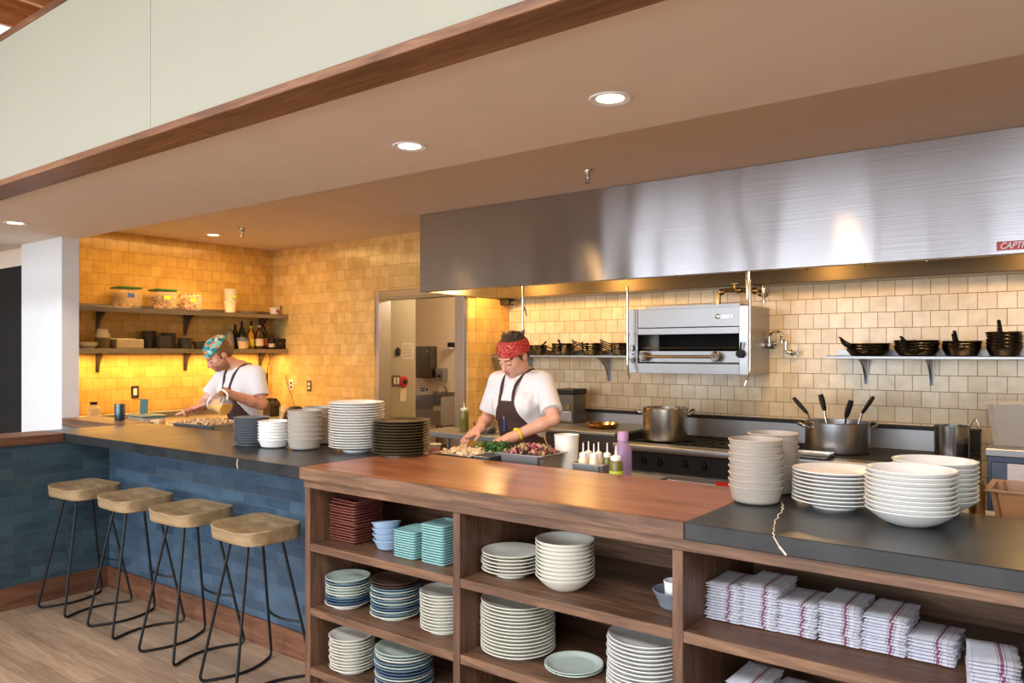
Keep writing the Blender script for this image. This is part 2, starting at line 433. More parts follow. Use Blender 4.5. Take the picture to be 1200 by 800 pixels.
# ---------------------------------------------------------------- walnut shelving unit
UF = 2.26; UB = CB - .03
u = thing('shelving_unit', 'open walnut shelving under the counters, filled with plates and napkins', 'shelving', (-1.9, UF, 0))
def upart(name, x0, x1, y0, y1, z0, z1, m, bev=.0015):
    return MB().box(x0 + 1.9, x1 + 1.9, y0 - UF, y1 - UF, z0, z1, bev).build(name, m, u)
UX = [-2.925, -2.012, -1.082, -.148, .80]; PT = .036
SH = [.72, .425, .15]; ST = .036
upart('top_rail', UX[0], UX[-1] + PT, UF - .006, UF + .02, CT - .095, CT - .056, M['walnut_x'])
upart('top_panel', UX[0] + PT, UX[-1], UF + .02, UB - .012, CT - .075, CT - .056, M['walnut_x'])
upart('back_panel', UX[0] + PT, UX[-1], UB - .012, UB, .08, CT - .056, M['walnut_x'])
for i, x in enumerate(UX):
    upart('side_panel' if i in (0, 4) else 'divider', x, x + PT, UF, UB - (.012 if 0 < i < 4 else 0), .0, CT - .096, M['walnut_z'])
for i in range(4):
    for z in SH:
        upart('shelf', UX[i] + PT, UX[i + 1], UF + .002, UB - .0125, z - ST, z, M['walnut_x'])
upart('toe_kick', UX[0] + PT, UX[-1], UF + .06, UF + .08, 0, .084, M['walnut_x'])

# ---------------------------------------------------------------- bar stools
def make_stool():
    t = thing('bar_stool', '', 'stool', (0, 0, 0), 0, 'wooden saddle stools along the blue bar')
    # saddle seat: rounded rectangle, dished, with a straight-cut counter side
    nx, ny = 22, 16; W, D, TH = .205, .165, .062; Z0 = .758
    V, F = [], []
    def edge(u, v):
        # superellipse map of the square [-1,1]^2
        r = max(abs(u), abs(v))
        if r < 1e-6: return 0, 0
        a = math.atan2(v, u); p = 4.2
        k = (abs(math.cos(a)) ** p + abs(math.sin(a)) ** p) ** (-1 / p)
        return r * k * math.cos(a), r * k * math.sin(a)
    def topz(x, y):
        dish = math.exp(-((abs(x) - .46) / .30) ** 2 - ((y + .12) / .62) ** 2) * .020
        rise = .010 * abs(x) ** 2 + .008 * (y > 0) * y * y
        return Z0 - dish + rise
    for top in (1, 0):
        for j in range(ny + 1):
            for i in range(nx + 1):
                x, y = edge(-1 + 2 * i / nx, -1 + 2 * j / ny)
                z = topz(x, y) if top else Z0 - TH
                s = 1.0 if top else .965
                V.append((x * W * s, y * D * s, z))
    n = (nx + 1) * (ny + 1)
    I = lambda t_, i, j: t_ * n + j * (nx + 1) + i
    for j in range(ny):
        for i in range(nx):
            F.append((I(0, i, j), I(0, i + 1, j), I(0, i + 1, j + 1), I(0, i, j + 1)))
            F.append((I(1, i, j), I(1, i, j + 1), I(1, i + 1, j + 1), I(1, i + 1, j)))
    ring = [(i, 0) for i in range(nx)] + [(nx, j) for j in range(ny)] + [(i, ny) for i in range(nx, 0, -1)] + [(0, j) for j in range(ny, 0, -1)]
    for k in range(len(ring)):
        a, b_ = ring[k], ring[(k + 1) % len(ring)]
        F.append((I(0, *a), I(1, *a), I(1, *b_), I(0, *b_)))
    bb = MB().raw(V, F, smooth=True)
    seat = bb.build('seat', M['seat'], t, sharp=50)
    bv = seat.modifiers.new('round', 'BEVEL'); bv.width = .007; bv.segments = 3; bv.limit_method = 'ANGLE'; bv.angle_limit = R(50)
    # two hairpin sides: leg, floor runner, leg bent from one rod
    top = Z0 - TH + .003; r = .0075
    for s in (-1, 1):
        A = Vector((s * .165, -.205, r)); C = Vector((s * .185, .205, r))
        At = Vector((s * .075, -.085, top)); Ct = Vector((s * .085, .085, top))
        def corner(p, q, w, k=.035, n=5):
            a = p + (q - p).normalized() * 0; d0 = (p - q).normalized(); d1 = (w - q).normalized()
            s0 = q + d0 * k; s1 = q + d1 * k
            return [s0 * (1 - t_) ** 2 + q * 2 * t_ * (1 - t_) + s1 * t_ * t_ for t_ in [i / n for i in range(n + 1)]]
        run = []
        for i in range(9):
            k = i / 8; run.append(A.lerp(C, k) + Vector((-s * .075 * math.sin(math.pi * k), 0, 0)))
        pts = [At] + corner(At, A, run[1]) + run[1:-1][1:-1] + corner(run[-2], C, Ct) + [Ct]
                # split: front leg, runner, back leg
        MB().tube([At] + corner(At, A, run[1]), r, 8).build('leg', M['black_metal'], t)
        MB().tube([corner(At, A, run[1])[-1]] + run[2:-2] + [corner(run[-2], C, Ct)[0]], r, 8).build('floor_runner', M['black_metal'], t)
        MB().tube(corner(run[-2], C, Ct) + [Ct], r, 8).build('leg', M['black_metal'], t)
    zf = .27; k = (zf - r) / (top - r)
    xa = .185 + (.085 - .185) * k; ya = .205 + (.085 - .205) * k
    MB().tube([(-xa + 2 * xa * i / 8, ya - .035 * math.sin(math.pi * i / 8), zf) for i in range(9)], .0065, 8).build('footrest', M['black_metal'], t)
    MB().box(-.09, .09, -.095, .095, top - .004, top + .0005, .001).build('seat_plate', M['black_metal'], t)
    return t
proto = make_stool()
lbl = ['wooden saddle stool in the corner by the teal half wall', 'wooden saddle stool second from the half wall corner',
       'wooden saddle stool third from the corner, before the last one', 'wooden saddle stool beside the walnut shelving']
for i, (x, y, a) in enumerate([(-5.10, 2.245, 3), (-4.50, 2.265, -2), (-3.90, 2.265, 2), (-3.285, 2.245, -3)]):
    o = proto if i == 0 else copy_tree(proto)
    o.location = (x, y, 0); o.rotation_euler = (0, 0, R(a)); o['label'] = lbl[i]

# ---------------------------------------------------------------- ceiling lights, sprinklers
def downlight(p, label):
    t = thing('downlight', label, 'light', p, 0, 'recessed ceiling downlights')
    MB().lathe([(.052, .012), (.052, -.002), (.074, -.006), (.078, 0), (.052, 0.0)], 28).build('trim_ring', M['white_paint'], t)
    MB().lathe([(0, -.0012), (.05, -.0012), (.05, .004), (0, .004)], 24).build('lens', M['led'], t)
    return t
DL = [at_z(480, 171, SOF), at_z(715, 115, SOF), at_z(18, 261, SOF), at_z(250, 275, CEI)]
DLL = ['round recessed downlight in the soffit above the dark olive plates', 'round recessed downlight in the soffit toward the hood',
       'round recessed downlight in the soffit outside the white pillar', 'round recessed downlight in the ceiling above the yellow corner']
for p, l in zip(DL, DLL): downlight(p - Vector((0, 0, .0005)), l)
def sprinkler(p, label):
    t = thing('fire_sprinkler', label, 'sprinkler', p, 0, 'ceiling sprinklers')
    MB().lathe([(0, 0), (.034, 0), (.034, -.006), (.022, -.03), (.02, -.034), (0, -.034)], 20).build('cup', M['chrome'], t)
    MB().lathe([(.009, -.03), (.009, -.055), (.006, -.06), (0, -.06)], 12).build('nozzle', M['chrome'], t)
    MB().tube([(-.016, 0, -.05), (-.014, 0, -.075), (0, 0, -.082), (.014, 0, -.075), (.016, 0, -.05)], .003, 6).lathe([(0, -.082), (.02, -.082), (.02, -.085), (0, -.085)], 14).build('deflector', M['chrome'], t)
for (px, py), l in zip([(689, 199), (284, 267)], ['chrome fire sprinkler in the ceiling above the steel hood', 'chrome fire sprinkler in the ceiling beside the yellow corner light']):
    sprinkler(at_z(px, py, CEI), l)
# ================================================================ CROCKERY
ORD = ['bottom', 'second', 'third', 'fourth', 'fifth', 'sixth', 'seventh', 'eighth', 'ninth', 'tenth', 'eleventh', 'twelfth', 'thirteenth',
       'fourteenth', 'fifteenth', 'sixteenth', 'seventeenth', 'eighteenth', 'nineteenth', 'twentieth', 'twenty-first', 'twenty-second', 'twenty-third']
def place(i, n):
    if i == 0: return 'bottom one'
    if i == n - 1: return 'top one'
    return ORD[i] + ' from the bottom'
M['c_white'] = flat('glaze_white', (236, 234, 230), .25, var=.01)
M['c_cream'] = flat('glaze_cream', (232, 224, 208), .28, var=.02)
M['c_grey'] = flat('glaze_warm_grey', (170, 160, 148), .42, var=.03)
M['c_olive'] = flat('glaze_dark_olive', (84, 74, 52), .22, .25, var=.1)
M['c_slate'] = flat('glaze_slate', (114, 118, 126), .4, var=.05)
M['c_blue'] = flat('glaze_slate_blue', (112, 136, 150), .3, var=.06)
M['c_deep'] = flat('glaze_deep_blue', (84, 104, 130), .3, var=.06)
M['c_celadon'] = flat('glaze_celadon', (196, 208, 196), .3, var=.04)
M['c_bone'] = flat('glaze_bone', (226, 222, 208), .32, var=.02)
M['c_brown'] = flat('glaze_dark_brown', (84, 64, 56), .3, var=.08)
M['c_mint'] = flat('glaze_mint', (152, 198, 196), .3, var=.03)
M['c_terra'] = flat('glaze_terracotta', (128, 72, 62), .32, var=.08)
M['c_pale'] = flat('glaze_pale_blue', (150, 172, 196), .25, var=.03)
def dish_profile(rad, h, foot, t=.005, curve=1.7, flatk=.0):
    """outside from the foot to the lip, then inside back to the centre"""
    P = [(0, .0025), (foot * .86, .0025), (foot * .9, 0), (foot, 0)]
    n = 9
    def f(k): return max(0, (k - flatk) / (1 - flatk)) ** curve
    for i in range(1, n + 1):
        k = i / n; P.append((foot + (rad - foot) * k, .002 + (h - .002) * f(k)))
    P.append((rad + .0004, h + t * .35)); P.append((rad - t * .25, h + t * .6)); P.append((rad - t * .7, h + t * .45))
    for i in range(n - 1, -1, -1):
        k = i / n; P.append((foot + (rad - t * .9 - foot) * k, t + (h - .002) * f(k)))
    P.append((0, t)); return P
def bowl_profile(rad, h, foot, t=.004, s=.2, zb=.018):
    """upright bowl whose wall leans out by s, so bowls nest without touching"""
    P = [(0, .003), (foot * .85, .003), (foot * .9, 0), (foot, 0)]; n = 7; rb = rad - s * (h - zb)
    def wall(off):
        q = [(foot + (rb - off - foot) * math.sin(k / n * math.pi / 2), off + (zb - off) * (1 - math.cos(k / n * math.pi / 2))) for k in range(n + 1)]
        return q + [(rb - off + (rad - rb) * k / 4, zb + (h - zb) * k / 4) for k in range(1, 5)]
    P += wall(0)[1:-1] + [(rad - .0002 - s * .004, h - .004), (rad + .0016, h - .0025), (rad + .0018, h)] + [(rad - t * .1, h + .002), (rad - t * .8, h + .002)] + wall(t)[::-1] + [(0, t)]
    return P
MESHES = {}
def dish_mesh(key, prof, m, n=40):
    if key not in MESHES:
        o = MB().lathe(prof, n).build(key, m); MESHES[key] = o.data; bpy.data.objects.remove(o)
    return MESHES[key]
def base(px, py, z, r):
    """centre of a round base whose nearest point shows at this pixel"""
    p = at_z(px, py, z); d = Vector((p.x, p.y, 0)).normalized()
    return p + d * r
def stack(name, cat, desc, where, group, c, prof, mats, n, pitch, jit=.0018, tilt=.6, z0=.0004, seed=1, shape=None):
    rng = random.Random(seed)
    hh = max(q[1] for q in prof); rg = max(0, pitch - prof[-1][1] - .0012) if hh < .032 else 0
    if rg: prof = [(0, .0025 + rg), (prof[3][0] * .84, .0025 + rg), (prof[3][0] * .88, 0), (prof[3][0], 0)] + [(r_, z_ + rg) for r_, z_ in prof[3:]]
    if c.z < .9:
        rmax = max(q[0] for q in prof) + jit + .003
        for a_, b_ in zip(UX, UX[1:]):
            if a_ <= c.x <= b_ + PT: c.x = min(max(c.x, a_ + PT + rmax), b_ - rmax)
    for i in range(n):
        m = mats[i % len(mats)] if isinstance(mats, list) else mats
        me = dish_mesh('%s_%s_%s' % (name, group, m.name), prof, m)
        o = bpy.data.objects.new(name, me); COL.objects.link(o)
        o.location = (c.x + rng.uniform(-jit, jit), c.y + rng.uniform(-jit, jit), c.z + z0 + i * pitch)
        if i: tx = min(max(tx + R(rng.uniform(-.12, .12) * tilt), -R(.6)), R(.6)); ty = min(max(ty + R(rng.uniform(-.12, .12) * tilt), -R(.6)), R(.6))
        else: tx = ty = 0
        o.rotation_euler = (tx, ty, 0 if tilt else rng.uniform(0, 6.28))
        d = desc[i % len(desc)] if isinstance(desc, list) else desc
        tag(o, '%s, %s %s' % (d, place(i, n), where), cat, group)
Z1, Z2, Z3 = SH
# ---- on the right-hand stone counter
GB = bowl_profile(.092, .060, .056, .004, .26)
stack('grey_bowl', 'bowl', 'warm grey bowl', 'in the stack touching the walnut seam', 'grey bowls touching the walnut seam', base(885.5, 592, CT, .058), GB, M['c_grey'], 8, .0232, jit=.0006, tilt=.3, seed=2)
stack('grey_bowl', 'bowl', 'warm grey bowl', 'in the half-hidden stack behind the seam', 'grey bowls behind the walnut seam', base(906, 579.5, CT, .058), GB, M['c_grey'], 8, .0232, jit=.0006, tilt=.3, seed=3)
PL = dish_profile(.138, .019, .072, .0052, 1.5)
stack('dinner_plate', 'plate', 'white dinner plate', 'between the grey and white bowls', 'white plates between bowl stacks', base(978, 598, CT, .072), PL, M['c_white'], 9, .0128, seed=4)
WB = dish_profile(.129, .048, .052, .0050, 1.55)
stack('pasta_bowl', 'bowl', 'white shallow bowl', 'in the stack overhanging the napkin shelf', 'white bowls by the stone counter edge', base(1067, 619, CT, .062), WB, M['c_white'], 10, .0135, seed=5)
stack('pasta_bowl', 'bowl', 'white shallow bowl', 'in the stack behind, beside the metal cylinder', 'white bowls beside the metal cylinder', base(1095, 602.5, CT, .062), WB, M['c_white'], 9, .0150, seed=6)
# ---- on the left-hand stone counter
SP = dish_profile(.100, .014, .070, .0046, 1.4)
stack('side_plate', 'plate', 'slate grey plate', 'in the bar-top stack beside small white bowls', 'slate plates on the bar', base(295, 522, CT, .07), SP, M['c_slate'], 15, .0098, seed=7)
SW = bowl_profile(.088, .046, .046, .0035, .42, .014)
stack('small_bowl', 'bowl', 'small white bowl', 'between slate plates and grey bowls', 'small white bowls on the bar', base(321.5, 525, CT, .048), SW, M['c_white'], 7, .0165, jit=.0008, tilt=.3, seed=8)
stack('grey_bowl', 'bowl', 'warm grey bowl', 'between small white bowls and tall plates', 'grey bowls on the bar, front stack', base(357, 527.5, CT, .058), GB, M['c_grey'], 7, .0250, jit=.0007, tilt=.3, seed=9)
stack('grey_bowl', 'bowl', 'warm grey bowl', 'mostly hidden behind the white plates', 'grey bowls on the bar, rear stack', base(375, 521, CT, .058), GB, M['c_grey'], 7, .0250, jit=.0007, tilt=.3, seed=10)
TP = dish_profile(.148, .022, .072, .0052, 1.5)
stack('dinner_plate', 'plate', 'white dinner plate', 'in the tall stack by the dark plates', 'tall stack of white plates on the bar', base(418, 530, CT, .072), TP, M['c_white'], 18, .0136, tilt=.8, seed=11)
DP = dish_profile(.150, .014, .115, .0055, 1.3)
stack('dinner_plate', 'plate', 'dark olive dinner plate', 'on the walnut section', 'dark plates on the walnut section', base(470, 536, CT, .115), DP, M['c_olive'], 12, .0142, tilt=.3, seed=12)
# ---- left bay of the shelving
def square_profile(name, w, d, h, lip, m, bow=.0):
    """square dish: flat floor, flared rim; one mesh"""
    def ring(s, z, rr):
        P = []; a, c = w / 2 * s, d / 2 * s; rr = min(rr, a, c)
        for qx, qy, a0 in ((1, 1, 0), (-1, 1, 90), (-1, -1, 180), (1, -1, 270)):
            for k in range(5):
                t = R(a0 + 90 * k / 4); P.append((qx * (a - rr) + rr * math.cos(t), qy * (c - rr) + rr * math.sin(t), z))
        return P
    rings = [ring(lip, 0, .012), ring(lip + .03, .001, .013), ring(1, h, .016), ring(1, h + .0035, .016), ring(.975, h + .004, .015), ring(lip - .01, .005, .012)]
    V, F = [], []; k = 20
    for r_ in rings: V += r_
    for i in range(len(rings) - 1):
        for j in range(k): F.append((i * k + j, i * k + (j + 1) % k, (i + 1) * k + (j + 1) % k, (i + 1) * k + j))
    F.append(tuple(range(k))[::-1]); F.append(tuple(range(5 * k, 6 * k)))
    o = MB().raw(V, F, smooth=True).build(name, m); me = o.data; bpy.data.objects.remove(o); return me
def sq_stack(name, cat, desc, where, group, c, me, n, pitch, jit, rot, seed, tops=None, zed=.0005):
    rng = random.Random(seed)
    for i in range(n):
        o = bpy.data.objects.new(name, me); COL.objects.link(o)
        o.location = (c[0] + rng.uniform(-jit, jit), c[1] + rng.uniform(-jit, jit), c[2] + zed + i * pitch)
        o.rotation_euler = (0, 0, R(rng.uniform(-rot, rot)))
        if tops and i >= n - len(tops):
            q = tops[i - n + len(tops)]; o.rotation_euler = tuple(R(a) for a in q[0]); o.location.z += q[1]; o.location.x += q[2]; o.location.y += q[3]
        tag(o, '%s, %s %s' % (desc, place(i, n), where), cat, group)
fc = at_z(411.5, 637.5, Z1)
terra = square_profile('square_plate', .185, .185, .010, .86, M['c_terra'])
sq_stack('square_plate', 'plate', 'terracotta square plate', 'of the stack on the top shelf', 'terracotta plates on the shelving', (max(fc.x - .083, -2.787), fc.y + .085, Z1), terra, 15, .0128, .003, 2.0, 21,
         tops=[((0, .4, 1), .001, .001, 0), ((-.3, .8, -1), .002, .002, .002), ((.2, 1.2, -2), .003, .003, .004)])
fc = at_z(485, 657.5, Z1)
mint = square_profile('square_dish', .128, .150, .0085, .86, M['c_mint'])
sq_stack('square_dish', 'dish', 'mint square dish', 'of the shorter mint stack', 'mint dishes on the shelving, short stack', (fc.x - .060, fc.y + .070, Z1), mint, 11, .0106, .0008, .6, 22)
fc = at_z(519, 665, Z1)
sq_stack('square_dish', 'dish', 'mint square dish', 'of the taller mint stack by the divider', 'mint dishes on the shelving, tall stack', (fc.x - .060, fc.y + .070, Z1), mint, 15, .0109, .0008, .6, 23)
PB = bowl_profile(.066, .046, .028, .0035, .5, .014)
cc = base(455, 645, Z1, .03)
for i in range(4):
    me = dish_mesh('pale_bowl', PB, M['c_pale']); o = bpy.data.objects.new('small_bowl', me); COL.objects.link(o)
    tl = (0, 2, 5, 10)[i]; o.location = (cc.x - .003 * i, cc.y, Z1 + .0005 + .0235 * i + (.002 if i == 3 else 0)); o.rotation_euler = (R(-tl * .6), R(-tl * .8), 0)
    tag(o, 'small pale blue bowl, %s of the four leaning behind the mint dishes' % place(i, 4), 'bowl', 'pale blue bowls on the shelving')
SPL = dish_profile(.104, .015, .068, .005, 1.4)
def mix(a, b, k): return [a if (i * 7 + 3) % k else b for i in range(23)]
A = [M['c_bone'], M['c_deep'], M['c_deep'], M['c_blue'], M['c_bone'], M['c_celadon'], M['c_celadon'], M['c_bone'], M['c_blue'], M['c_celadon']]
nm = {'glaze_bone': 'bone white', 'glaze_deep_blue': 'deep blue', 'glaze_slate_blue': 'slate blue', 'glaze_celadon': 'pale celadon', 'glaze_dark_brown': 'dark brown'}
def mixed(where, group, c, prof, ms, pitch, seed, jit=.0025):
    stack('stoneware_plate', 'plate', [nm[m.name] + ' plate' for m in ms], where, group, c, prof, ms, len(ms), pitch, jit=jit, tilt=.4, seed=seed)
mixed('on the middle shelf under the terracotta plates', 'plates on the middle shelf, outer stack', base(408, 714, Z2, .068), SPL, A, .0125, 31)
B = [M['c_bone'], M['c_blue'], M['c_celadon'], M['c_deep'], M['c_blue'], M['c_celadon'], M['c_blue'], M['c_bone'], M['c_blue'], M['c_celadon'], M['c_blue'], M['c_brown'], M['c_brown']]
mixed('in the middle-shelf stack under the blue bowls', 'plates on the middle shelf, centre stack', base(464, 727, Z2, .068), dish_profile(.112, .015, .072, .005, 1.4), B, .0122, 32)
stack('stoneware_plate', 'plate', 'bone white plate', 'in the middle-shelf stack cut by the divider', 'plates on the middle shelf, divider stack', base(521, 744, Z2, .068), SPL, M['c_bone'], 12, .0132, jit=.002, seed=33)
stack('stoneware_plate', 'plate', 'bone white plate', 'in the lowest-shelf stack by the unit end', 'plates on the lowest shelf, outer stack', base(413, 790, Z3, .068), SPL, M['c_bone'], 11, .0138, jit=.004, seed=34)
E_ = [M['c_bone'], M['c_deep'], M['c_blue'], M['c_bone'], M['c_blue'], M['c_deep'], M['c_blue'], M['c_celadon'], M['c_blue'], M['c_bone'], M['c_celadon'], M['c_celadon']]
mixed('in the lowest-shelf stack of mixed colours', 'plates on the lowest shelf, inner stack', base(474, 810, Z3, .08), dish_profile(.128, .016, .080, .005, 1.4), E_, .0130, 35, .003)
# ---- middle bay
stack('coupe_plate', 'plate', 'cream coupe plate', 'beside the ten nested cream bowls', 'coupe plates on the shelving', base(598, 678, Z1, .06), dish_profile(.118, .022, .06, .005, 1.35), M['c_bone'], 6, .0135, jit=.003, seed=36)
stack('nested_bowl', 'bowl', 'cream bowl', 'of the nest beside the coupe plates', 'nested bowls on the shelving', base(662, 694, Z1, .048), dish_profile(.110, .054, .046, .0045, 1.5), M['c_bone'], 10, .0145, jit=.0008, tilt=.3, seed=37)
stack('dinner_plate', 'plate', 'bone white dinner plate', 'under the coupe plates', 'dinner plates in the middle bay', base(600, 771, Z2, .095), dish_profile(.147, .016, .095, .005, 1.4), M['c_bone'], 15, .0132, jit=.003, tilt=.4, seed=38)
stack('side_plate', 'plate', 'celadon side plate', 'of the low pair lying alone on the shelf', 'pair of celadon plates', base(673, 794, Z2, .075), dish_profile(.109, .013, .075, .005, 1.4), M['c_celadon'], 2, .0085, jit=.002, seed=39)
stack('dinner_plate', 'plate', 'white dinner plate', 'beside the low celadon pair', 'dinner plates by the middle divider', base(757, 824, Z2, .085), dish_profile(.134, .018, .085, .005, 1.4), M['c_white'], 14, .0135, jit=.003, tilt=.2, seed=40)
p = base(792, 702, Z1, .04)
o = MB().lathe(bowl_profile(.074, .062, .036, .004, .45), 32).build('grey_bowl', M['c_slate'], loc=(-1.164, 2.45, Z1 + .0006)); tag(o, 'dark grey bowl at the divider holding a white cup', 'bowl')
o = MB().lathe(bowl_profile(.036, .085, .028, .003, .06), 28).build('white_cup', M['c_white'], loc=(-1.164, 2.45, Z1 + .0075)); tag(o, 'white cup standing in the dark grey bowl at the divider', 'cup')

# ---- folded napkins
def napkin_mat():
    t = NT('napkin_cloth'); tc = t.n('ShaderNodeTexCoord'); sp = t.n('ShaderNodeSeparateXYZ'); t.l(tc.outputs['Object'], sp.inputs[0])
    x = sp.outputs['X']
    def band(c, w): return t.math('LESS_THAN', t.math('ABSOLUTE', t.math('SUBTRACT', x, c)), w)
    wide = band(.018, .0040); thin = t.math('ADD', band(.0095, .0009), band(.0275, .0009)); edge = t.math('ADD', band(.044, .0008), band(-.048, .0007))
    base_ = t.ramp(t.noise(t.coords(), 30, 2), [(.3, lin((216, 216, 226))), (.7, lin((234, 233, 238)))])
    c = t.mix(base_, lin((150, 62, 98)), t.math('MULTIPLY', wide, .85)); c = t.mix(c, lin((120, 84, 130)), t.math('MULTIPLY', thin, .8)); c = t.mix(c, lin((140, 130, 160)), t.math('MULTIPLY', edge, .6))
    t.set(Base_Color=c, Roughness=.9)
    w = t.noise(t.coords(scale=(1, 1, 1)), 700, 1); t.bump(w, .15, .001); return t.m
M['napkin'] = napkin_mat()
def napkin_mesh(seed, w=.118, d=.205, h=.0082):
    """folded cloth: rounded fold at the front, loose gathered layers on one side"""
    rng = random.Random(seed); nx, ny = 14, 10; V, F = [], []
    ph = 1.0; am = .0008
    sec = []
    for i in range(nx + 1):
        u = -1 + 2 * i / nx
        for top in (0, 1): pass
    def zt(u, v): return h * (.5 + .5 * max(0, 1 - abs(v) ** 9) ** .5 * max(0, 1 - abs(u) ** 12) ** .5) + am * math.sin(3 * u + ph) * (1 - abs(v) ** 4)
    def zb(u, v): return h * (.5 - .5 * max(0, 1 - abs(v) ** 9) ** .5 * max(0, 1 - abs(u) ** 12) ** .5) + am * math.sin(3 * u + ph) * (1 - abs(v) ** 4)
    lay = [rng.uniform(-.004, .004) for _ in range(4)]
    for top in (1, 0):
        for j in range(ny + 1):
            for i in range(nx + 1):
                u, v = -1 + 2 * i / nx, -1 + 2 * j / ny
                x = u * w / 2; y = v * d / 2
                if u > .8: x += lay[j % 4] * (1 if top else -.6) + .002 * math.sin(v * 9 + ph)
                y += .0015 * math.sin(u * 5 + ph)
                V.append((x, y, zt(u, v) if top else zb(u, v)))
    n = (nx + 1) * (ny + 1); I = lambda t_, i, j: t_ * n + j * (nx + 1) + i
    for j in range(ny):
        for i in range(nx):
            F.append((I(0, i, j), I(0, i + 1, j), I(0, i + 1, j + 1), I(0, i, j + 1))); F.append((I(1, i, j), I(1, i, j + 1), I(1, i + 1, j + 1), I(1, i + 1, j)))
    ring = [(i, 0) for i in range(nx)] + [(nx, j) for j in range(ny)] + [(i, ny) for i in range(nx, 0, -1)] + [(0, j) for j in range(ny, 0, -1)]
    for k in range(len(ring)):
        a, b_ = ring[k], ring[(k + 1) % len(ring)]; F.append((I(0, *a), I(1, *a), I(1, *b_), I(0, *b_)))
    o = MB().raw(V, F, smooth=True).build('folded_napkin', M['napkin'], sharp=60); me = o.data; bpy.data.objects.remove(o); return me
NAP = [napkin_mesh(s) for s in range(6)]
def nap_stack(x, y, z, n, pitch, where, seed, lean=(0, 0), rot=0, slump=0):
    rng = random.Random(seed)
    for i in range(n):
        o = bpy.data.objects.new('folded_napkin', rng.choice(NAP)); COL.objects.link(o)
        o.location = (x + rng.uniform(-.0035, .0035) + lean[0] * i / n, y + rng.uniform(-.002, .002) + lean[1] * i / n, z + .0012 + i * pitch)
        tl = slump * i / n; o.rotation_euler = (R(-tl), R(rng.uniform(-.1, .1)), R(rot + rng.uniform(-1.2, 1.2)))
        tag(o, 'white napkin with plum stripes, %s of the %s' % (place(i, n), where), 'napkin', 'folded napkins, ' + where)
xs = [-.981, -.868, -.750, -.626, -.503, -.384]
NW = ['pile against the left divider', 'pile second from the divider', 'pile third from the divider', 'pile fourth from the divider', 'pile fifth from the divider', 'low pile, sixth along']
for x, n, w, k in zip(xs, [13, 15, 11, 13, 12, 7], NW, range(6)):
    nap_stack(x, 2.515 + .006 * k, Z1, n, .0091, w, 50 + k, lean=(.004, .002), slump=1.0 if k < 5 else 3)
nap_stack(-.232, 2.44, Z1, 8, .0089, 'slumped pile, last along', 57, lean=(.0, .01), rot=8, slump=3)
nap_stack(-.895, 2.475, Z2, 14, .0091, 'lower-shelf pile by the divider', 58)
nap_stack(-.770, 2.475, Z2, 12, .0091, 'lower-shelf pile farther along', 59)
# ================================================================ KITCHEN
def S(o): return o
def vert(p): return Vector(p)
M['steel_warm'] = steel('hood_inner_steel', (96, 84, 68), .5)
M['clear'] = glassy('clear_plastic', (240, 238, 230), .16, .1)
M['tub_clear'] = glassy('tub_polycarbonate', (206, 202, 196), .42, .15)
M['pitcher_clear'] = glassy('pitcher_clear', (235, 232, 226), .10, .1)
M['cloudy'] = glassy('cloudy_plastic', (236, 230, 216), .5, .3)
M['teal_plastic'] = flat('teal_plastic', (58, 108, 108), .4)
M['green_plastic'] = flat('green_plastic', (44, 120, 50), .4)
M['red'] = flat('red_enamel', (196, 36, 40), .4)
M['lit_white'] = flat('bright_white_label', (236, 236, 236), .6)
M['blue_tape'] = flat('blue_tape', (70, 110, 190), .6)
M['yellow_tape'] = flat('yellow_tape', (224, 210, 50), .6)
M['lime_tape'] = flat('lime_tape', (196, 214, 72), .6)
# ---- exhaust hood
HY0, HZ0, HX0, HX1 = 4.745, 2.107, -4.60, 2.35
h = thing('range_hood', 'long stainless exhaust hood hanging from the ceiling above the range', 'exhaust hood', (HX0, HY0, HZ0))
hp = lambda x0, x1, y0, y1, z0, z1, name, m, bev=.002: MB().box(x0 - HX0, x1 - HX0, y0 - HY0, y1 - HY0, z0 - HZ0, z1 - HZ0, bev).build(name, m, h)
fp = hp(HX0, HX1, HY0, HY0 + .025, HZ0, CEI - .002, 'front_panel', M['steel_hood'])
uv = fp.data.uv_layers.new(name='UVMap')
for lp in fp.data.loops:
    v = fp.data.vertices[lp.vertex_index].co; uv.data[lp.index].uv = (v.x, v.z)
hp(HX0 + .02, HX1 - .02, 5.78, 5.80, HZ0 + .002, HZ0 + .45, 'rear_panel', M['steel_warm'])
hp(HX0, HX0 + .02, HY0 + .025, YR - .003, HZ0, CEI - .002, 'end_panel', M['steel_y'])
hp(HX1 - .02, HX1, HY0 + .025, YR - .003, HZ0, CEI - .002, 'end_panel', M['steel_y'])
hp(HX0 + .02, HX1 - .02, HY0 + .025, HY0 + .07, HZ0, HZ0 + .02, 'front_gutter', M['steel'])
hp(HX0 + .02, HX1 - .02, 5.80, YR - .003, HZ0 + .0, HZ0 + .035, 'rear_gutter', M['steel'])
b = MB()
for k in range(13):
    x0 = .04 + k * .525
    pr = [(.10, .60), (1.00, .31), (1.02, .35), (.12, .64)]
    b.prism([(p[0], p[1]) for p in pr], x0, x0 + .515, 'x')
    for j in range(10): b.prism([(.16 + j * .08, .572 - j * .026), (.19 + j * .08, .552 - j * .026), (.20 + j * .08, .575 - j * .026)], x0 + .02, x0 + .495, 'x')
b.build('grease_filters', M['steel_warm'], h)
b = MB().box(.02, HX1 - HX0 - .02, .025, .10, .55, .645)
b.build('baffle', M['steel_warm'], h)
for px in (946, 1013, 1083):
    p = at_y(px, 307, HY0 + .09)
    MB().tube([(p.x - HX0, .09, .10), (p.x - HX0, .09, .012)], .008, 8).lathe([(0, .02), (.012, .02), (.014, 0), (0, -.012)], 10, M=Matrix.Translation((p.x - HX0, .09, 0))).build('spray_nozzle', M['chrome'], h)
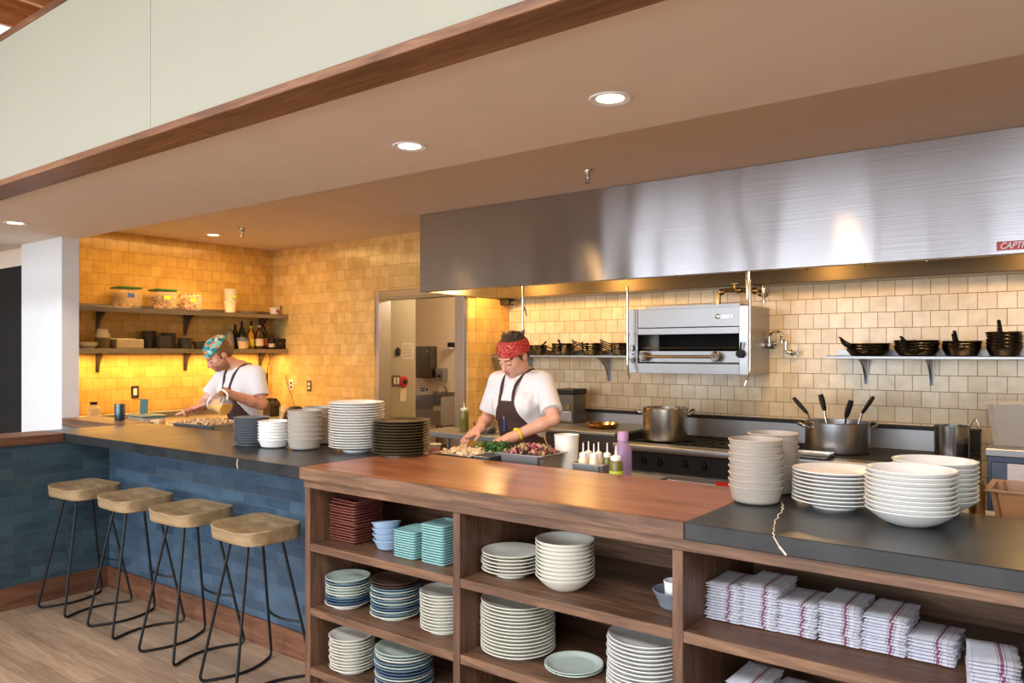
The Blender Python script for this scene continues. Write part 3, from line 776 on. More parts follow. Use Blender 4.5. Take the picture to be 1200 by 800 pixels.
sg = MB().box(4.169, 4.36, -.004, .0, .020, .066, .0008).build('maker_sign', M['red'], h)
cu = bpy.data.curves.new('lettering', 'FONT'); cu.body = 'CAPTIVE'; cu.size = .047; cu.extrude = .0006; cu.shear = .35; cu.align_x = 'LEFT'; cu.offset = .0008
fo = bpy.data.objects.new('lettering', cu); COL.objects.link(fo); fo.parent = sg; fo.location = (4.182, -.0048, .0275); fo.rotation_euler = (R(90), 0, 0); fo.scale = (.80, 1, 1)
cu.materials.append(M['lit_white'])
bpy.context.view_layer.update()
lm = bpy.data.meshes.new_from_object(fo.evaluated_get(bpy.context.evaluated_depsgraph_get())); fm = (fo.location.copy(), fo.rotation_euler.copy(), fo.scale.copy())
bpy.data.objects.remove(fo); fo = bpy.data.objects.new('lettering', lm); COL.objects.link(fo); fo.parent = sg; fo.location, fo.rotation_euler, fo.scale = fm

# ---- wall shelves
def bracket(depth, drop, m, parent, x, th=.008, wide=.035, name='bracket'):
    """gusset plate under a shelf; depth runs to -y, hangs from z=0"""
    P = [(0, 0), (-depth, 0)] 
    for i in range(8):
        k = i / 7; P.append((-depth + (depth - .02) * (1 - (1 - k) ** 1.8), -.018 - (drop - .018) * k ** 1.7))
    P.append((0, -drop))
    b = MB().prism(P, x - th, x + th, 'x').box(x - wide / 2, x + wide / 2, -.004, 0, -drop, 0)
    return b.build(name, m, parent)
def wall_shelf(label, x0, x1, z, depth, brackets, rot=0, loc=None, m='steel', th=.038, drop=.17):
    t = thing('wall_shelf', label, 'shelf', loc or (x0, YR - .0015, z), rot)
    L = x1 - x0
    b = MB().box(0, L, -depth, 0, -.004, 0).box(0, L, -depth, -depth + .004, -th, 0).box(0, L, -.004, 0, 0, .04)
    b.build('deck', M[m], t)
    for x in brackets: bracket(depth * .86, drop, M['steel_dark'] if m != 'steel' else M['steel'], t, x).location = (0, 0, -.004)
    return t
ZS = 1.572
xb = at_y(704, 430, 5.85).x
wall_shelf('steel wall shelf behind the cook with the red headband', -4.585, -3.075, ZS, .30, [xb + 4.585, .25], th=.02, drop=.23)
wall_shelf('steel wall shelf of pans beyond the broiler and wall taps', -1.545, 1.6, ZS, .30, [at_y(1009, 430, 5.85).x + 1.545, at_y(1087, 430, 5.85).x + 1.545, 2.3], th=.02, drop=.20)
for z, lab, dr, brk in ((2.015, 'upper steel shelf on the yellow corner wall, holding snack tubs', .24, (1.02, 1.95)), (1.632, 'lower steel shelf on the yellow corner wall, with bottles and dark bowls', .22, (1.02, 1.95))):
    t = wall_shelf(lab, 0, 2.36, z, .30, [at_x(121, 380, XL + .12).y - 3.03, at_x(224, 380, XL + .12).y - 3.03, 2.20], rot=R(90), loc=(XL + .0015, 3.03, z), m='steel_y', th=.046, drop=dr)

# ---- pans
def pan_proto(rad, h, rise=1.0, run=1.0):
    t = thing('frying_pan', '', 'pan')
    body = MB().lathe([(0, 0), (rad * .72, 0), (rad * .80, .004), (rad * .97, h * .8), (rad, h), (rad + .004, h + .001), (rad + .003, h + .003), (rad - .002, h + .002), (rad * .95, h * .8), (rad * .78, .007), (rad * .7, .004), (0, .004)], 30).build('pan_body', M['pan_steel'], t)
    hd = bez([(0, -rad - .001, h * .86), (0, -rad - .028 * run, h * .86 + .012 * rise + .004), (0, -rad - .070 * run, h + .036 * rise), (0, -rad - .11 * run, h + .072 * rise)], 5)
    MB().tube(hd, [.010, .009, .009, .0085, .0085, .008, .008, .008, .0085, .009, .0095, .010, .010, .0095, .0095, .008][:len(hd)], 8, squash=(1.15, .6)).build('handle', M['iron'], t)
    return t
def pan_stack(px, y, z, rad, h, n, pitch, rots, where, seed, group, rise=1.0, run=1.0):
    pr = pan_proto(rad, h, rise, run); rng = random.Random(seed); x = at_y(px, 412, y).x
    for i in range(n):
        o = pr if i == 0 else copy_tree(pr)
        o.location = (x + rng.uniform(-.003, .003), y, z + .0006 + i * pitch); o.rotation_euler = (0, 0, R(rots[i % len(rots)]))
        o['label'] = 'dark steel pan, %s of the %s' % (place(i, n), where); o['group'] = group
YS = YR - .170
pan_stack(1017, YS - .005, ZS, .142, .046, 3, .0185, [-30, -33, -36], 'stack above the first shelf bracket', 61, 'pans on the shelf beyond the broiler', .62, .9)
pan_stack(1074, YS - .005, ZS, .139, .048, 4, .0180, [-14, -14.5, -13.5, -14], 'second stack beyond the wall taps', 62, 'pans on the shelf beyond the broiler', .35, .8)
pan_stack(1127, YS + .01, ZS, .116, .058, 3, .0190, [-6, -6.6, -5.5], 'third stack beyond the wall taps', 63, 'pans on the shelf beyond the broiler', .9, .75)
pan_stack(1177, YS + .01, ZS, .103, .060, 5, .0230, [-4, -4.5, -3.5, -4.2, -3.8], 'tallest stack, over the clear tub', 64, 'pans on the shelf beyond the broiler', 1.0, .7)
for k, (px, r_, h_, n, rots, w) in enumerate([(598, .105, .045, 4, [-100, -92, -104, -96], 'stack behind the red headband'), (630, .090, .05, 3, [-60, 0, 62], 'stack beside the red headband'),
      (660, .105, .045, 4, [20, -60, 100, 21], 'stack before the gusset bracket'), (694, .097, .045, 4, [-70, -62, -76, -66], 'stack over the gusset bracket'), (728, .094, .045, 4, [-66, -58, -72, -62], 'stack beside the broiler')]):
    pan_stack(px, YS + .02, ZS, r_, h_, n, .0185, rots, w, 70 + k, 'pans on the shelf behind the cook', .45, .8)

# ---- salamander broiler
BX0, BX1, BY0, BZ0, BZ1 = -3.04, -2.05, 5.55, 1.43, 1.94
bt = thing('salamander_broiler', 'stainless wall-mounted broiler with an open dark cavity', 'broiler', (BX0, BY0, BZ0))
BW, BD, BH = BX1 - BX0, YR - .002 - BY0, BZ1 - BZ0
def bp(name, x0, x1, y0, y1, z0, z1, m, bev=.002, parent=None): return MB().box(x0, x1, y0, y1, z0, z1, bev).build(name, m, parent or bt)
b = MB().box(0, .012, .02, BD, 0, BH).box(BW - .012, BW, .02, BD, 0, BH).box(.012, BW - .012, .02, BD, BH - .012, BH).box(.012, BW - .012, .03, BD, 0, .012).box(.012, BW - .012, BD - .012, BD, .012, BH - .012)
b.build('casing', M['steel_y'], bt)
bp('top_flue', .10, BW - .10, .10, .30, BH, BH + .025, M['steel'])
bp('upper_panel', .085, BW - .07, 0, .02, BH - .15, BH - .005, M['steel'])
bp('lower_lip', .085, BW - .07, -.004, .03, BH - .205, BH - .155, M['steel'])
bp('side_post', BW - .07, BW, -.002, .02, 0, BH, M['steel_z'])
cp = bp('control_panel', 0, .083, -.002, .02, 0, BH, M['steel_z'])
bp('bottom_rail', .085, BW - .07, -.004, .03, 0, .078, M['steel'])
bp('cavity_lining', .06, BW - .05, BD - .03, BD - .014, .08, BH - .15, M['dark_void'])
bp('burner', .10, BW - .10, .06, BD - .06, BH - .20, BH - .17, M['iron'])
tr = bp('drip_tray', .09, BW - .075, .012, .34, .088, .175, M['steel'])
hb = MB().tube([(.15, -.035, .133), (BW - .24, -.035, .133)], .011, 12).build('tray_handle', M['brass'], tr)
for x in (.15, BW - .24): MB().lathe([(0, 0), (.022, 0), (.040, .05), (.034, .055), (0, .05)], 16, M=Matrix.Translation((x, .012, .133)) @ Matrix.Rotation(R(90), 4, 'X')).build('handle_boss', M['steel_dark'], tr)
b = MB()
for k in range(14): b.tube([(.12 + k * .055, .03, .20), (.12 + k * .055, .38, .20)], .004, 6)
b.tube([(.10, .03, .20), (BW - .10, .03, .20)], .005, 6).build('grid_rack', M['steel_dark'], bt)
for z, r_ in ((.20, .026), ):
    MB().lathe([(0, .034), (r_ * .8, .034), (r_, .0), (0, 0)], 20, M=Matrix.Translation((.042, -.002, z)) @ Matrix.Rotation(R(90), 4, 'X')).box(.037, .047, -.046, -.03, z - .022, z + .022, .002).build('knob', M['chrome'], bt)
MB().lathe([(0, .006), (.022, .006), (.024, 0), (0, 0)], 20, M=Matrix.Translation((.042, -.002, .10)) @ Matrix.Rotation(R(90), 4, 'X')).build('dial', M['steel_dark'], bt)
MB().ball((.042, -.004, .15), .007).build('pilot_button', M['black'], bt)
MB().lathe([(0, .05), (.028, .045), (.032, .01), (.02, 0), (0, 0)], 14, M=Matrix.Translation((BW - .052, -.002, .155)) @ Matrix.Rotation(R(90), 4, 'X')).tube([(BW - .052, -.03, .155), (BW - .04, -.04, .24)], .008, 8).build('lever', M['iron'], bt)
bd = MB().ball((BW - .235, -.004, BH - .075), (.020, .004, .018)).box(BW - .21, BW - .115, -.005, 0, BH - .088, BH - .064, .002).build('badge', M['chrome'], bt)
for k in range(5): MB().box(BW - .202 + k * .017, BW - .192 + k * .017, -.0065, -.005, BH - .083, BH - .069).build('badge_mark', M['black'], bd)

# ---- fire-suppression drops and gas pipe
def pipe(name, label, cat, pts, r, m, extra=None, group=None):
    t = thing(name, label, cat, pts[0], 0, group); o = Vector(pts[0])
    MB().tube([Vector(p) - o for p in pts], r, 10).build('pipe', m, t)
    return t, o
def drop_pipe(px, y, ztop, zbot, dx, label):
    x = at_y(px, 412, y).x
    t, o = pipe('suppression_pipe', label, 'pipe', [(x, y, ztop), (x, y, zbot + .03), (x + dx * .3, y - .005, zbot), (x + dx, y - .02, zbot - .05)], .009, M['chrome'], group='fire suppression pipes below the hood')
    for z in (zbot + .06, zbot + .26): MB().lathe([(.0095, 0), (.016, 0), (.016, .02), (.0095, .02)], 12, M=Matrix.Translation((0, 0, z - ztop))).build('coupling', M['chrome'], t)
    MB().tube([(dx, -.02, zbot - .05 - ztop), (dx * 1.5, -.03, zbot - .085 - ztop)], [.012, .007], 8).build('nozzle', M['chrome'], t)
drop_pipe(735.5, 5.47, 2.12, 1.47, .02, 'thin vertical pipe before the broiler knobs')
drop_pipe(879, 5.47, 2.12, 1.44, -.02, 'thin vertical pipe before the broiler lever')
x = at_y(613, 412, 5.4).x
t, o = pipe('suppression_pipe', 'thin vertical pipe above the cook with the red headband', 'pipe', [(x, 5.4, 2.30), (x, 5.4, 1.80)], .010, M['chrome'], group='fire suppression pipes below the hood')
MB().lathe([(.0105, 0), (.017, 0), (.017, .03), (.012, .04), (.016, .08), (0, .085)], 12, M=Matrix.Translation((0, 0, -.50)) @ Matrix.Rotation(R(180), 4, 'X')).build('nozzle', M['chrome'], t)
MB().tube([(0, 0, -.30), (.02, 0, -.33), (.04, 0, -.39)], .008, 8).build('side_nozzle', M['chrome'], t)
x = at_y(874, 412, 5.52).x
t, o = pipe('suppression_pipe', 'short forked pipe under the hood beside the gas line', 'pipe', [(x, 5.56, 2.30), (x, 5.56, 1.99)], .016, M['chrome'], group='fire suppression pipes below the hood')
MB().tube(bez([(0, 0, -.20), (.06, -.01, -.215), (.115, -.02, -.225), (.125, -.02, -.26)], 5), .007, 8).build('side_arm', M['chrome'], t)
MB().lathe([(.008, 0), (.015, 0), (.015, -.05), (.011, -.06), (.011, -.11), (0, -.11)], 12, M=Matrix.Translation((.125, -.02, -.24))).build('nozzle', M['chrome'], t)
gp = [at_y(842, 357, 5.75), at_y(843, 343, 5.75), at_y(852, 340, 5.75), at_y(882, 340, 5.75), at_y(890, 342, 5.75), at_y(893, 356, 5.75)]
gp[0].z = BZ1 + .004; gp[-1].z = BZ1 + .085
t, o = pipe('gas_pipe', 'brass gas pipe with fittings on top of the broiler', 'pipe', gp, .016, M['brass'])
for a, q in ((1, .3), (3, .3), (3, -.8), (4, .5)):
    p = gp[a].lerp(gp[min(a + 1, 5)], max(q, 0)) if q > 0 else gp[2].lerp(gp[3], .45)
    MB().ball(p - o, (.026, .024, .024)).build('fitting', M['brass'], t)
MB().lathe([(0, 0), (.03, 0), (.034, .02), (.03, .035), (0, .035)], 14, M=Matrix.Translation(gp[5] - o) @ Matrix.Rotation(R(60), 4, 'Y')).build('regulator', M['brass'], t)
MB().tube([gp[2].lerp(gp[3], .3) - o, gp[2].lerp(gp[3], .3) - o + Vector((0, 0, .05))], .007, 8).box(*(lambda c: (c.x - .03, c.x + .03, c.y - .008, c.y + .008, c.z + .045, c.z + .055))(gp[2].lerp(gp[3], .3) - o)).build('valve_handle', M['brass'], t)
# ---- wall taps right of the broiler
p = at_y(905, 404, YR - .004)
t = thing('wall_faucet', 'chrome gooseneck wall faucet on the tile beside the broiler', 'faucet', p)
MB().lathe([(0, 0), (.035, 0), (.032, .015), (.012, .02), (.012, .07), (0, .07)], 18, M=Matrix.Rotation(R(90), 4, 'X')).build('base_flange', M['chrome'], t)
MB().tube(bez([(0, -.06, -.005), (0, -.06, .07), (.03, -.065, .10), (.075, -.07, .10), (.095, -.07, .08)], 6), .009, 10).build('spout', M['chrome'], t)
MB().lathe([(.010, .02), (.014, .01), (.016, -.045), (0, -.045)], 14, M=Matrix.Translation((.097, -.07, .06))).build('spray_head', M['chrome'], t)
MB().tube([(-.04, -.06, 0), (.05, -.06, 0)], .009, 8).build('handle', M['steel_dark'], t)
p = at_y(928, 413, YR - .004)
t = thing('wall_valve', 'chrome angle valve on the tile below the gooseneck faucet', 'valve', p)
MB().lathe([(0, 0), (.024, 0), (.022, .012), (.010, .016), (.010, .06), (0, .06)], 16, M=Matrix.Rotation(R(90), 4, 'X')).build('base_flange', M['chrome'], t)
MB().tube([(-.03, -.05, .085), (-.03, -.05, .02), (-.02, -.05, .0), (.06, -.05, -.005)], .011, 10).build('valve_body', M['chrome'], t)
MB().lathe([(0, .02), (.008, .018), (.011, 0), (0, 0)], 12, M=Matrix.Translation((-.03, -.05, .083))).build('nozzle_cap', M['chrome'], t)
MB().tube([(.06, -.05, -.03), (.06, -.05, .02)], .008, 8).build('handle', M['chrome'], t)

# ---- cooking line
CK = .92
def unit(name, label, cat, x0, x1, y0, y1, ztop, body_m, kick=.1):
    t = thing(name, label, cat, (x0, y0, 0)); W, D = x1 - x0, y1 - y0
    return t, W, D
# steel cabinet left of the range
t, W, D = unit('work_cabinet', 'dark steel cabinet beside the range, a frying pan on top', 'cabinet', -3.755, -2.935, 5.15, YR - .06, .98, None)
MB().box(0, W, .02, D, .1, .955, .003).build('body', M['steel_dark'], t)
MB().box(-.01, W + .005, -.015, D, .955, .98, .004).build('top', M['steel'], t)
for k in range(2):
    d = MB().box(.02 + k * W / 2, W / 2 - .01 + k * W / 2, 0, .02, .14, .90, .004).build('door', M['steel_dark'], t)
    MB().tube([(.36 + k * .09, -.03, .82), (.36 + k * .09, -.03, .60)], .008, 8).tube([(.36 + k * .09, -.03, .81), (.36 + k * .09, .005, .81)], .006, 6).tube([(.36 + k * .09, -.03, .61), (.36 + k * .09, .005, .61)], .006, 6).build('handle', M['chrome'], d)
for x in (.06, W - .06):
    for y in (.08, D - .06): MB().lathe([(0, 0), (.022, 0), (.018, .1), (0, .1)], 12, M=Matrix.Translation((x, y, 0))).build('leg', M['steel'], t)
# gas range
RX0, RX1, RYF = -2.93, -1.62, 5.14
t, W, D = unit('gas_range', 'stainless gas range with black knob panel under the stock pot', 'range', RX0, RX1, RYF, YR - .06, CK, None)
MB().box(0, W, .02, D, .12, CK - .02, .003).build('body', M['steel'], t)
MB().box(0, W, -.05, .10, CK - .055, CK - .005, .012, 3).build('front_rail', M['steel'], t)
MB().box(.005, W - .005, -.012, .02, CK - .20, CK - .058, .003).build('knob_panel', M['iron'], t)
kx = [at_y(px, 540, RYF - .03).x - RX0 for px in (753, 772, 801.6, 823.6)] + [.05, .95, 1.07, 1.19]
for x in kx:
    z = CK - .118
    MB().lathe([(0, .03), (.024, .028), (.028, .004), (.034, 0), (0, 0)], 18, M=Matrix.Translation((x, -.012, z)) @ Matrix.Rotation(R(90), 4, 'X')).box(x - .006, x + .006, -.058, -.038, z - .026, z + .026, .003).build('knob', M['black_metal'], t)
    
MB().box(.02, W - .02, -.008, .02, .20, CK - .21, .005).build('oven_door', M['steel'], t)
MB().tube([(.08, -.06, .68), (W - .08, -.06, .68)], .012, 10).tube([(.12, -.06, .68), (.12, 0, .68)], .008, 8).tube([(W - .12, -.06, .68), (W - .12, 0, .68)], .008, 8).build('oven_handle', M['steel'], t)
MB().box(.0, W, .10, D, CK - .03, CK - .018, .001).build('burner_tray', M['iron'], t)
for i in range(4):
    for j in range(2):
        b = MB(); x0, y0 = .012 + i * W / 4, .11 + j * .345; w_, d_ = W / 4 - .02, .335
        for e in ((x0, y0, x0 + w_, y0), (x0 + w_, y0, x0 + w_, y0 + d_), (x0 + w_, y0 + d_, x0, y0 + d_), (x0, y0 + d_, x0, y0)):
            b.tube([(e[0], e[1], CK - .010), (e[2], e[3], CK - .010)], .008, 6)
        c = Vector((x0 + w_ / 2, y0 + d_ / 2, CK - .008))
        for a in range(0, 360, 45): b.tube([c + Vector((math.cos(R(a)) * .045, math.sin(R(a)) * .045, 0)), c + Vector((math.cos(R(a)) * w_ * .5, math.sin(R(a)) * d_ * .48, 0))], .007, 6)
        g = b.build('grate', M['iron'], t)
        MB().lathe([(0, .022), (.036, .02), (.042, 0), (0, 0)], 18, M=Matrix.Translation((c.x, c.y, CK - .04))).build('burner', M['iron'], g)
for x in (.06, W - .06):
    for y in (.08, D - .06): MB().lathe([(0, 0), (.022, 0), (.018, .12), (0, .12)], 12, M=Matrix.Translation((x, y, 0))).build('leg', M['steel'], t)
# flat-top
FX0, FX1 = -1.615, -.63
t, W, D = unit('griddle', 'flat black griddle under the wide ladle pot', 'griddle', FX0, FX1, RYF, YR - .06, CK, None)
MB().box(0, W, .02, D, .12, CK - .03, .003).build('body', M['steel'], t)
MB().box(0, W, -.05, .10, CK - .055, CK - .005, .012, 3).build('front_rail', M['steel'], t)
MB().box(.002, W - .002, .10, D, CK - .03, CK, .003).build('cooking_plate', M['iron'], t)
MB().box(.005, W - .005, -.012, .02, CK - .20, CK - .058, .003).build('knob_panel', M['iron'], t)
for x in (.2, .5, .8): MB().lathe([(0, .03), (.024, .028), (.028, .004), (.034, 0), (0, 0)], 18, M=Matrix.Translation((x, -.012, CK - .118)) @ Matrix.Rotation(R(90), 4, 'X')).build('knob', M['black_metal'], t)
for x in (.06, W - .06):
    for y in (.08, D - .06): MB().lathe([(0, 0), (.022, 0), (.018, .12), (0, .12)], 12, M=Matrix.Translation((x, y, 0))).build('leg', M['steel'], t)
# backguard with black cap behind the whole line
t = thing('backguard', 'long steel backguard with a black top edge behind the range', 'backguard', (-3.755, YR - .058, 0))
MB().box(0, 3.125, 0, .05, .10, 1.06, .002).build('steel_panel', M['steel'], t)
MB().box(0, 3.125, -.012, .054, 1.06, 1.085, .003).build('top_ledge', M['black'], t)
MB().box(3.07, 3.125, -.06, 0, .93, 1.085, .004).build('end_cap', M['black'], t)

# ---- pots on the range
def pot(name, label, cat, p, r, h, m, handles='loop'):
    t = thing(name, label, cat, p)
    MB().lathe([(0, 0), (r * .94, 0), (r * .985, .006), (r, .02), (r, h - .004), (r + .005, h), (r + .004, h + .003), (r - .004, h + .001), (r - .006, .02), (r * .9, .007), (0, .006)], 48).build('pot_body', m, t)
    for s in (-1, 1):
        a0 = math.atan2(.43, .9)
        d = Vector((math.cos(.65), math.sin(.65), 0)) * s; q = Vector((-d.y, d.x, 0))
        pts = bez([d * (r - .002) + q * .055 + Vector((0, 0, h * .80)), d * (r + .045) + q * .05 + Vector((0, 0, h * .86 + .012)), d * (r + .055) + Vector((0, 0, h * .88 + .016)), d * (r + .045) - q * .05 + Vector((0, 0, h * .86 + .012)), d * (r - .002) - q * .055 + Vector((0, 0, h * .80))], 5)
        MB().tube(pts, .007, 8, squash=(.7, 1.2)).build('handle', m, t)
    return t
p = at_y(779.5, 518, 5.44); pot('stock_pot', 'tall brushed steel stock pot standing on the range burners', 'pot', (p.x, 5.44, CK), .168, .250, M['pot_steel'])
p = at_y(981, 527, 5.52); big = Vector((p.x, 5.52, CK + .0005))
pot('braising_pot', 'wide steel pot holding four black-handled ladles', 'pot', big, .205, .205, steel('pale_pot_steel', (188, 188, 192), .3, 'z'))
for k, (px, py, ang) in enumerate([(930, 466, 200), (961.5, 462, 150), (997.5, 469, 285), (1023.6, 464.6, 40)]):
    tip = at_y(px, py, 5.52 + [-.06, .06, -.12, .05][k])
    dirv = Vector((tip.x - big.x, tip.y - big.y, 0)); foot = big + dirv * .42 + Vector((0, 0, .03)); 
    lipx = [(946.5, 484.5), (966.6, 481), (991.5, 489), (1010.5, 484)][k]
    mid = at_y(lipx[0], lipx[1], 5.52 + [-.06, .06, -.12, .05][k])
    t = thing('ladle', 'black-handled ladle in the wide pot, %s' % ['farthest toward the stock pot', 'second from the stock pot', 'third from the stock pot', 'leaning toward the metal cylinder'][k], 'ladle', foot, 0, 'ladles in the wide pot')
    low = big + Vector((dirv.x * .40, dirv.y * .40, .04))
    MB().tube([low - foot, mid - foot], .005, 8, squash=(1.4, .7)).build('shaft', M['chrome'], t)
    ax = (tip - mid); 
    MB().tube([mid - foot, mid + ax * .15 - foot, mid + ax * .7 - foot, tip - foot], [.010, .015, .018, .015], 10, squash=(1.2, .8)).build('handle', M['black_rubber'], t)
    MB().ball(low - foot, (.026, .026, .02)).build('ladle_cup', M['chrome'], t)
p = at_y(706, 498, 5.45)
t = thing('frying_pan', 'bright frying pan on the steel cabinet beside the stock pot', 'pan', (p.x, 5.45, .9806))
MB().lathe([(0, 0), (.10, 0), (.115, .006), (.135, .035), (.137, .037), (.132, .036), (.108, .007), (0, .004)], 32).build('pan_body', flat('copper_pan_metal', (206, 160, 104), .2, 1), t)  # the pan's own copper-gold metal
MB().tube([(-.12, .02, .028), (-.20, .06, .05), (-.27, .09, .055)], .008, 8).build('handle', M['iron'], t)
# steel lidded box
p = at_y(668, 497, 5.72)
t = thing('steel_box', 'steel box with a dark hinged lid beside the white-shirted cook', 'box', (p.x, 5.72, .9805))
MB().box(-.10, .10, -.10, .10, 0, .25, .004).build('body', M['steel_dark'], t)
MB().box(-.108, .108, -.108, .108, .25, .295, .006).build('lid', M['black_metal'], t)
MB().box(-.085, .085, -.108, -.1, .02, .10, .002).build('front_plate', M['steel'], t)
MB().lathe([(0, .01), (.02, .01), (.022, 0), (0, 0)], 14, M=Matrix.Translation((.05, -.1, .14)) @ Matrix.Rotation(R(90), 4, 'X')).build('latch', M['brass'], t)
for k, (dx, z) in enumerate([(0, 0), (.01, .017)]):
    p = at_z(949, 536, CK); t = MB().box(-.11, .11, -.08, .08, 0, .004, .0015).box(-.115, .115, -.085, -.078, .004, .012).box(-.115, .115, .078, .085, .004, .012).box(-.115, -.108, -.078, .078, .004, .012).box(.108, .115, -.078, .078, .004, .012).build('sizzle_tray', M['pot_steel'], loc=(p.x + dx, p.y + .05, CK + .0005 + z))
    tag(t, ['shallow steel tray under another, beside the wide pot', 'shallow steel tray lying on another, beside the wide pot'][k], 'tray', 'small trays on the griddle')
# metal cylinder
p = at_y(1115, 534, 5.62)
t = thing('bain_marie_pot', 'tall polished metal cylinder standing near the end of the backguard', 'pot', (p.x, 5.62, CK + .0005))
MB().lathe([(0, 0), (.094, 0), (.097, .004), (.099, .205), (.104, .207), (.104, .211), (.096, .209), (.093, .006), (0, .005)], 40).build('pot_body', M['chrome'], t)
MB().tube(bez([(.04, .0, .02), (.085, 0, .16), (.12, -.01, .245), (.135, -.01, .255), (.15, -.01, .22), (.152, -.01, .20)], 5), .0035, 8).build('hook_handle', M['chrome'], t)
# towel on the oven handle
p = at_y(847, 563, RYF - .075)
o = MB().raw([(x * .012 - .05, -.019 - .003 * math.sin(x * 1.3), z) for z in (.014, 0, -.12, -.22) for x in range(9)] + [(x * .012 - .05, .019 + .002 * math.sin(x * 1.3), z) for z in (.014, 0, -.12, -.20) for x in range(9)],
   [(r_ * 9 + x, r_ * 9 + x + 1, r_ * 9 + x + 10, r_ * 9 + x + 9) for r_ in range(3) for x in range(8)] + [(36 + r_ * 9 + x, 36 + r_ * 9 + x + 1, 36 + r_ * 9 + x + 10, 36 + r_ * 9 + x + 9) for r_ in range(3) for x in range(8)] + [(x, x + 1, 37 + x, 36 + x) for x in range(8)], smooth=True).build('kitchen_towel', M['red'], loc=(p.x, RYF - .062, .692))
sm = o.modifiers.new('thick', 'SOLIDIFY'); sm.thickness = .003; tag(o, 'red towel draped over the oven handle', 'towel')

# ---- equipment at the far right of the line
t = thing('reach_in_cabinet', 'dark steel reach-in cabinet under the clear food tub', 'cabinet', (-.52, 5.20, 0))
MB().box(0, 1.3, .02, .74, .1, 1.0, .003).build('body', steel('blue_steel', (92, 100, 116), .4), t)
MB().box(-.01, 1.31, -.012, .745, 1.0, 1.045, .006).build('top', M['steel'], t)
d = MB().box(.02, .63, 0, .02, .14, .97, .004).build('door', steel('blue_steel_door', (104, 112, 128), .42), t)
MB().tube([(.06, -.03, .8), (.06, -.03, .6)], .009, 8).build('handle', M['chrome'], d)
MB().box(.66, 1.28, 0, .02, .14, .97, .004).build('door', steel('blue_steel_door2', (104, 112, 128), .42), t)
for x in (.06, 1.24):
    for y in (.08, .68): MB().lathe([(0, 0), (.022, 0), (.018, .1), (0, .1)], 12, M=Matrix.Translation((x, y, 0))).build('leg', M['steel'], t)
o = thing('paper_notice', 'white printed notice with red squares taped under the clear tub', 'paper', (-.42, 5.197, .965))
MB().box(0, .30, -.0012, 0, -.24, 0).build('sheet', M['lit_white'], o)
MB().box(.16, .205, -.002, -.0012, -.09, -.04).box(.20, .235, -.002, -.0012, -.21, -.175).build('red_print', M['red'], o)
MB().box(.245, .275, -.002, -.0012, -.20, -.17).build('blue_print', M['blue_tape'], o)
def open_tub(name, label, cat, p, rz, w, d, h, m, lip=.014, tap=.88, wall=.004, group=None, **kw):
    """tapered open pan with a rolled rim"""
    t = thing(name, label, cat, p, rz, group); V, F = [], []
    def ring(s, z, g=0): a, c = w / 2 * s + g, d / 2 * s + g; return [(-a, -c, z), (a, -c, z), (a, c, z), (-a, c, z)]
    rg = [ring(tap, 0), ring(1, h - .003), ring(1, h - .003, lip), ring(1, h, lip), ring(1, h, -wall), ring(tap, wall, -wall)]
    for r_ in rg: V += r_
    for i in range(5):
        for j in range(4): F.append((i * 4 + j, i * 4 + (j + 1) % 4, (i + 1) * 4 + (j + 1) % 4, (i + 1) * 4 + j))
    F += [(3, 2, 1, 0), (20, 21, 22, 23)]
    t_ = bmesh.new(); vs = [t_.verts.new(v) for v in V]
    for f in F: t_.faces.new([vs[i] for i in f])
    bmesh.ops.recalc_face_normals(t_, faces=t_.faces)
    up = [e for e in t_.edges if abs(e.verts[0].co.z - e.verts[1].co.z) > h * .5]
    bmesh.ops.bevel(t_, geom=up, offset=min(w, d) * .09, segments=3, affect='EDGES')
    b = MB(); b._add(t_); b.build(name + '_shell' if False else 'shell', m, t); return t
def lumps(name, parent, m, n, w, d, z, s, seed, hump=.02, mi=1):
    rng = random.Random(seed); b = MB()
    for _ in range(n):
        x, y = rng.uniform(-.5, .5) * w, rng.uniform(-.5, .5) * d
        zz = z + hump * (1 - (2 * x / w) ** 2) * (1 - (2 * y / d) ** 2) + rng.uniform(-.004, .006)
        Mx = Matrix.Translation((x, y, zz)) @ Euler((rng.uniform(0, 3), rng.uniform(0, 3), rng.uniform(0, 3))).to_matrix().to_4x4()
        b.ball((0, 0, 0), (s * rng.uniform(.6, 1.3), s * rng.uniform(.4, .9), s * rng.uniform(.25, .6)), M=Mx, mi=rng.randrange(mi), u=7, v=5)
    o = b.build(name, m, parent); return o
p = at_y(1192, 524, 5.50)
t = open_tub('food_tub', 'large clear food tub standing on the reach-in cabinet', 'container', (-.315, 5.50, 1.0455), 0, .44, .30, .245, M['tub_clear'], .02, .86)
tb = MB().box(-.24, .24, -.17, .17, .246, .252, .002).box(-.12, .12, -.09, .09, .252, .257, .002).build('lid', M['clear'], t)
fd = lumps('greens', t, [flat('salad_green', (128, 130, 50), .6, var=.3)], 70, .22, .2, .03, .022, 5, .03); fd['kind'] = 'stuff'; fd.location.x = .08
# ---- low prep table behind the bar
PT_Z = 1.0
for tx0, tx1, lab in ((-6.55, -1.66, 'long steel prep table behind the bar'), (-.42, 1.0, 'short steel prep table behind the stone counter of white bowls')):
    t = thing('prep_table', lab, 'table', (tx0, 2.945, 0)); L = tx1 - tx0
    MB().box(0, L, 0, .47, PT_Z - .04, PT_Z, .003).build('table_top', M['steel'], t)
    MB().box(.05, L - .05, .02, .44, .25, .28, .003).build('under_shelf', M['steel'], t)
    for x in (.05, L - .05):
        for y in (.04, .42): MB().tube([(x, y, 0), (x, y, PT_Z - .04)], .02, 10).build('leg', M['steel'], t)
def prep(px, y): return at_y(px, 500, y).x
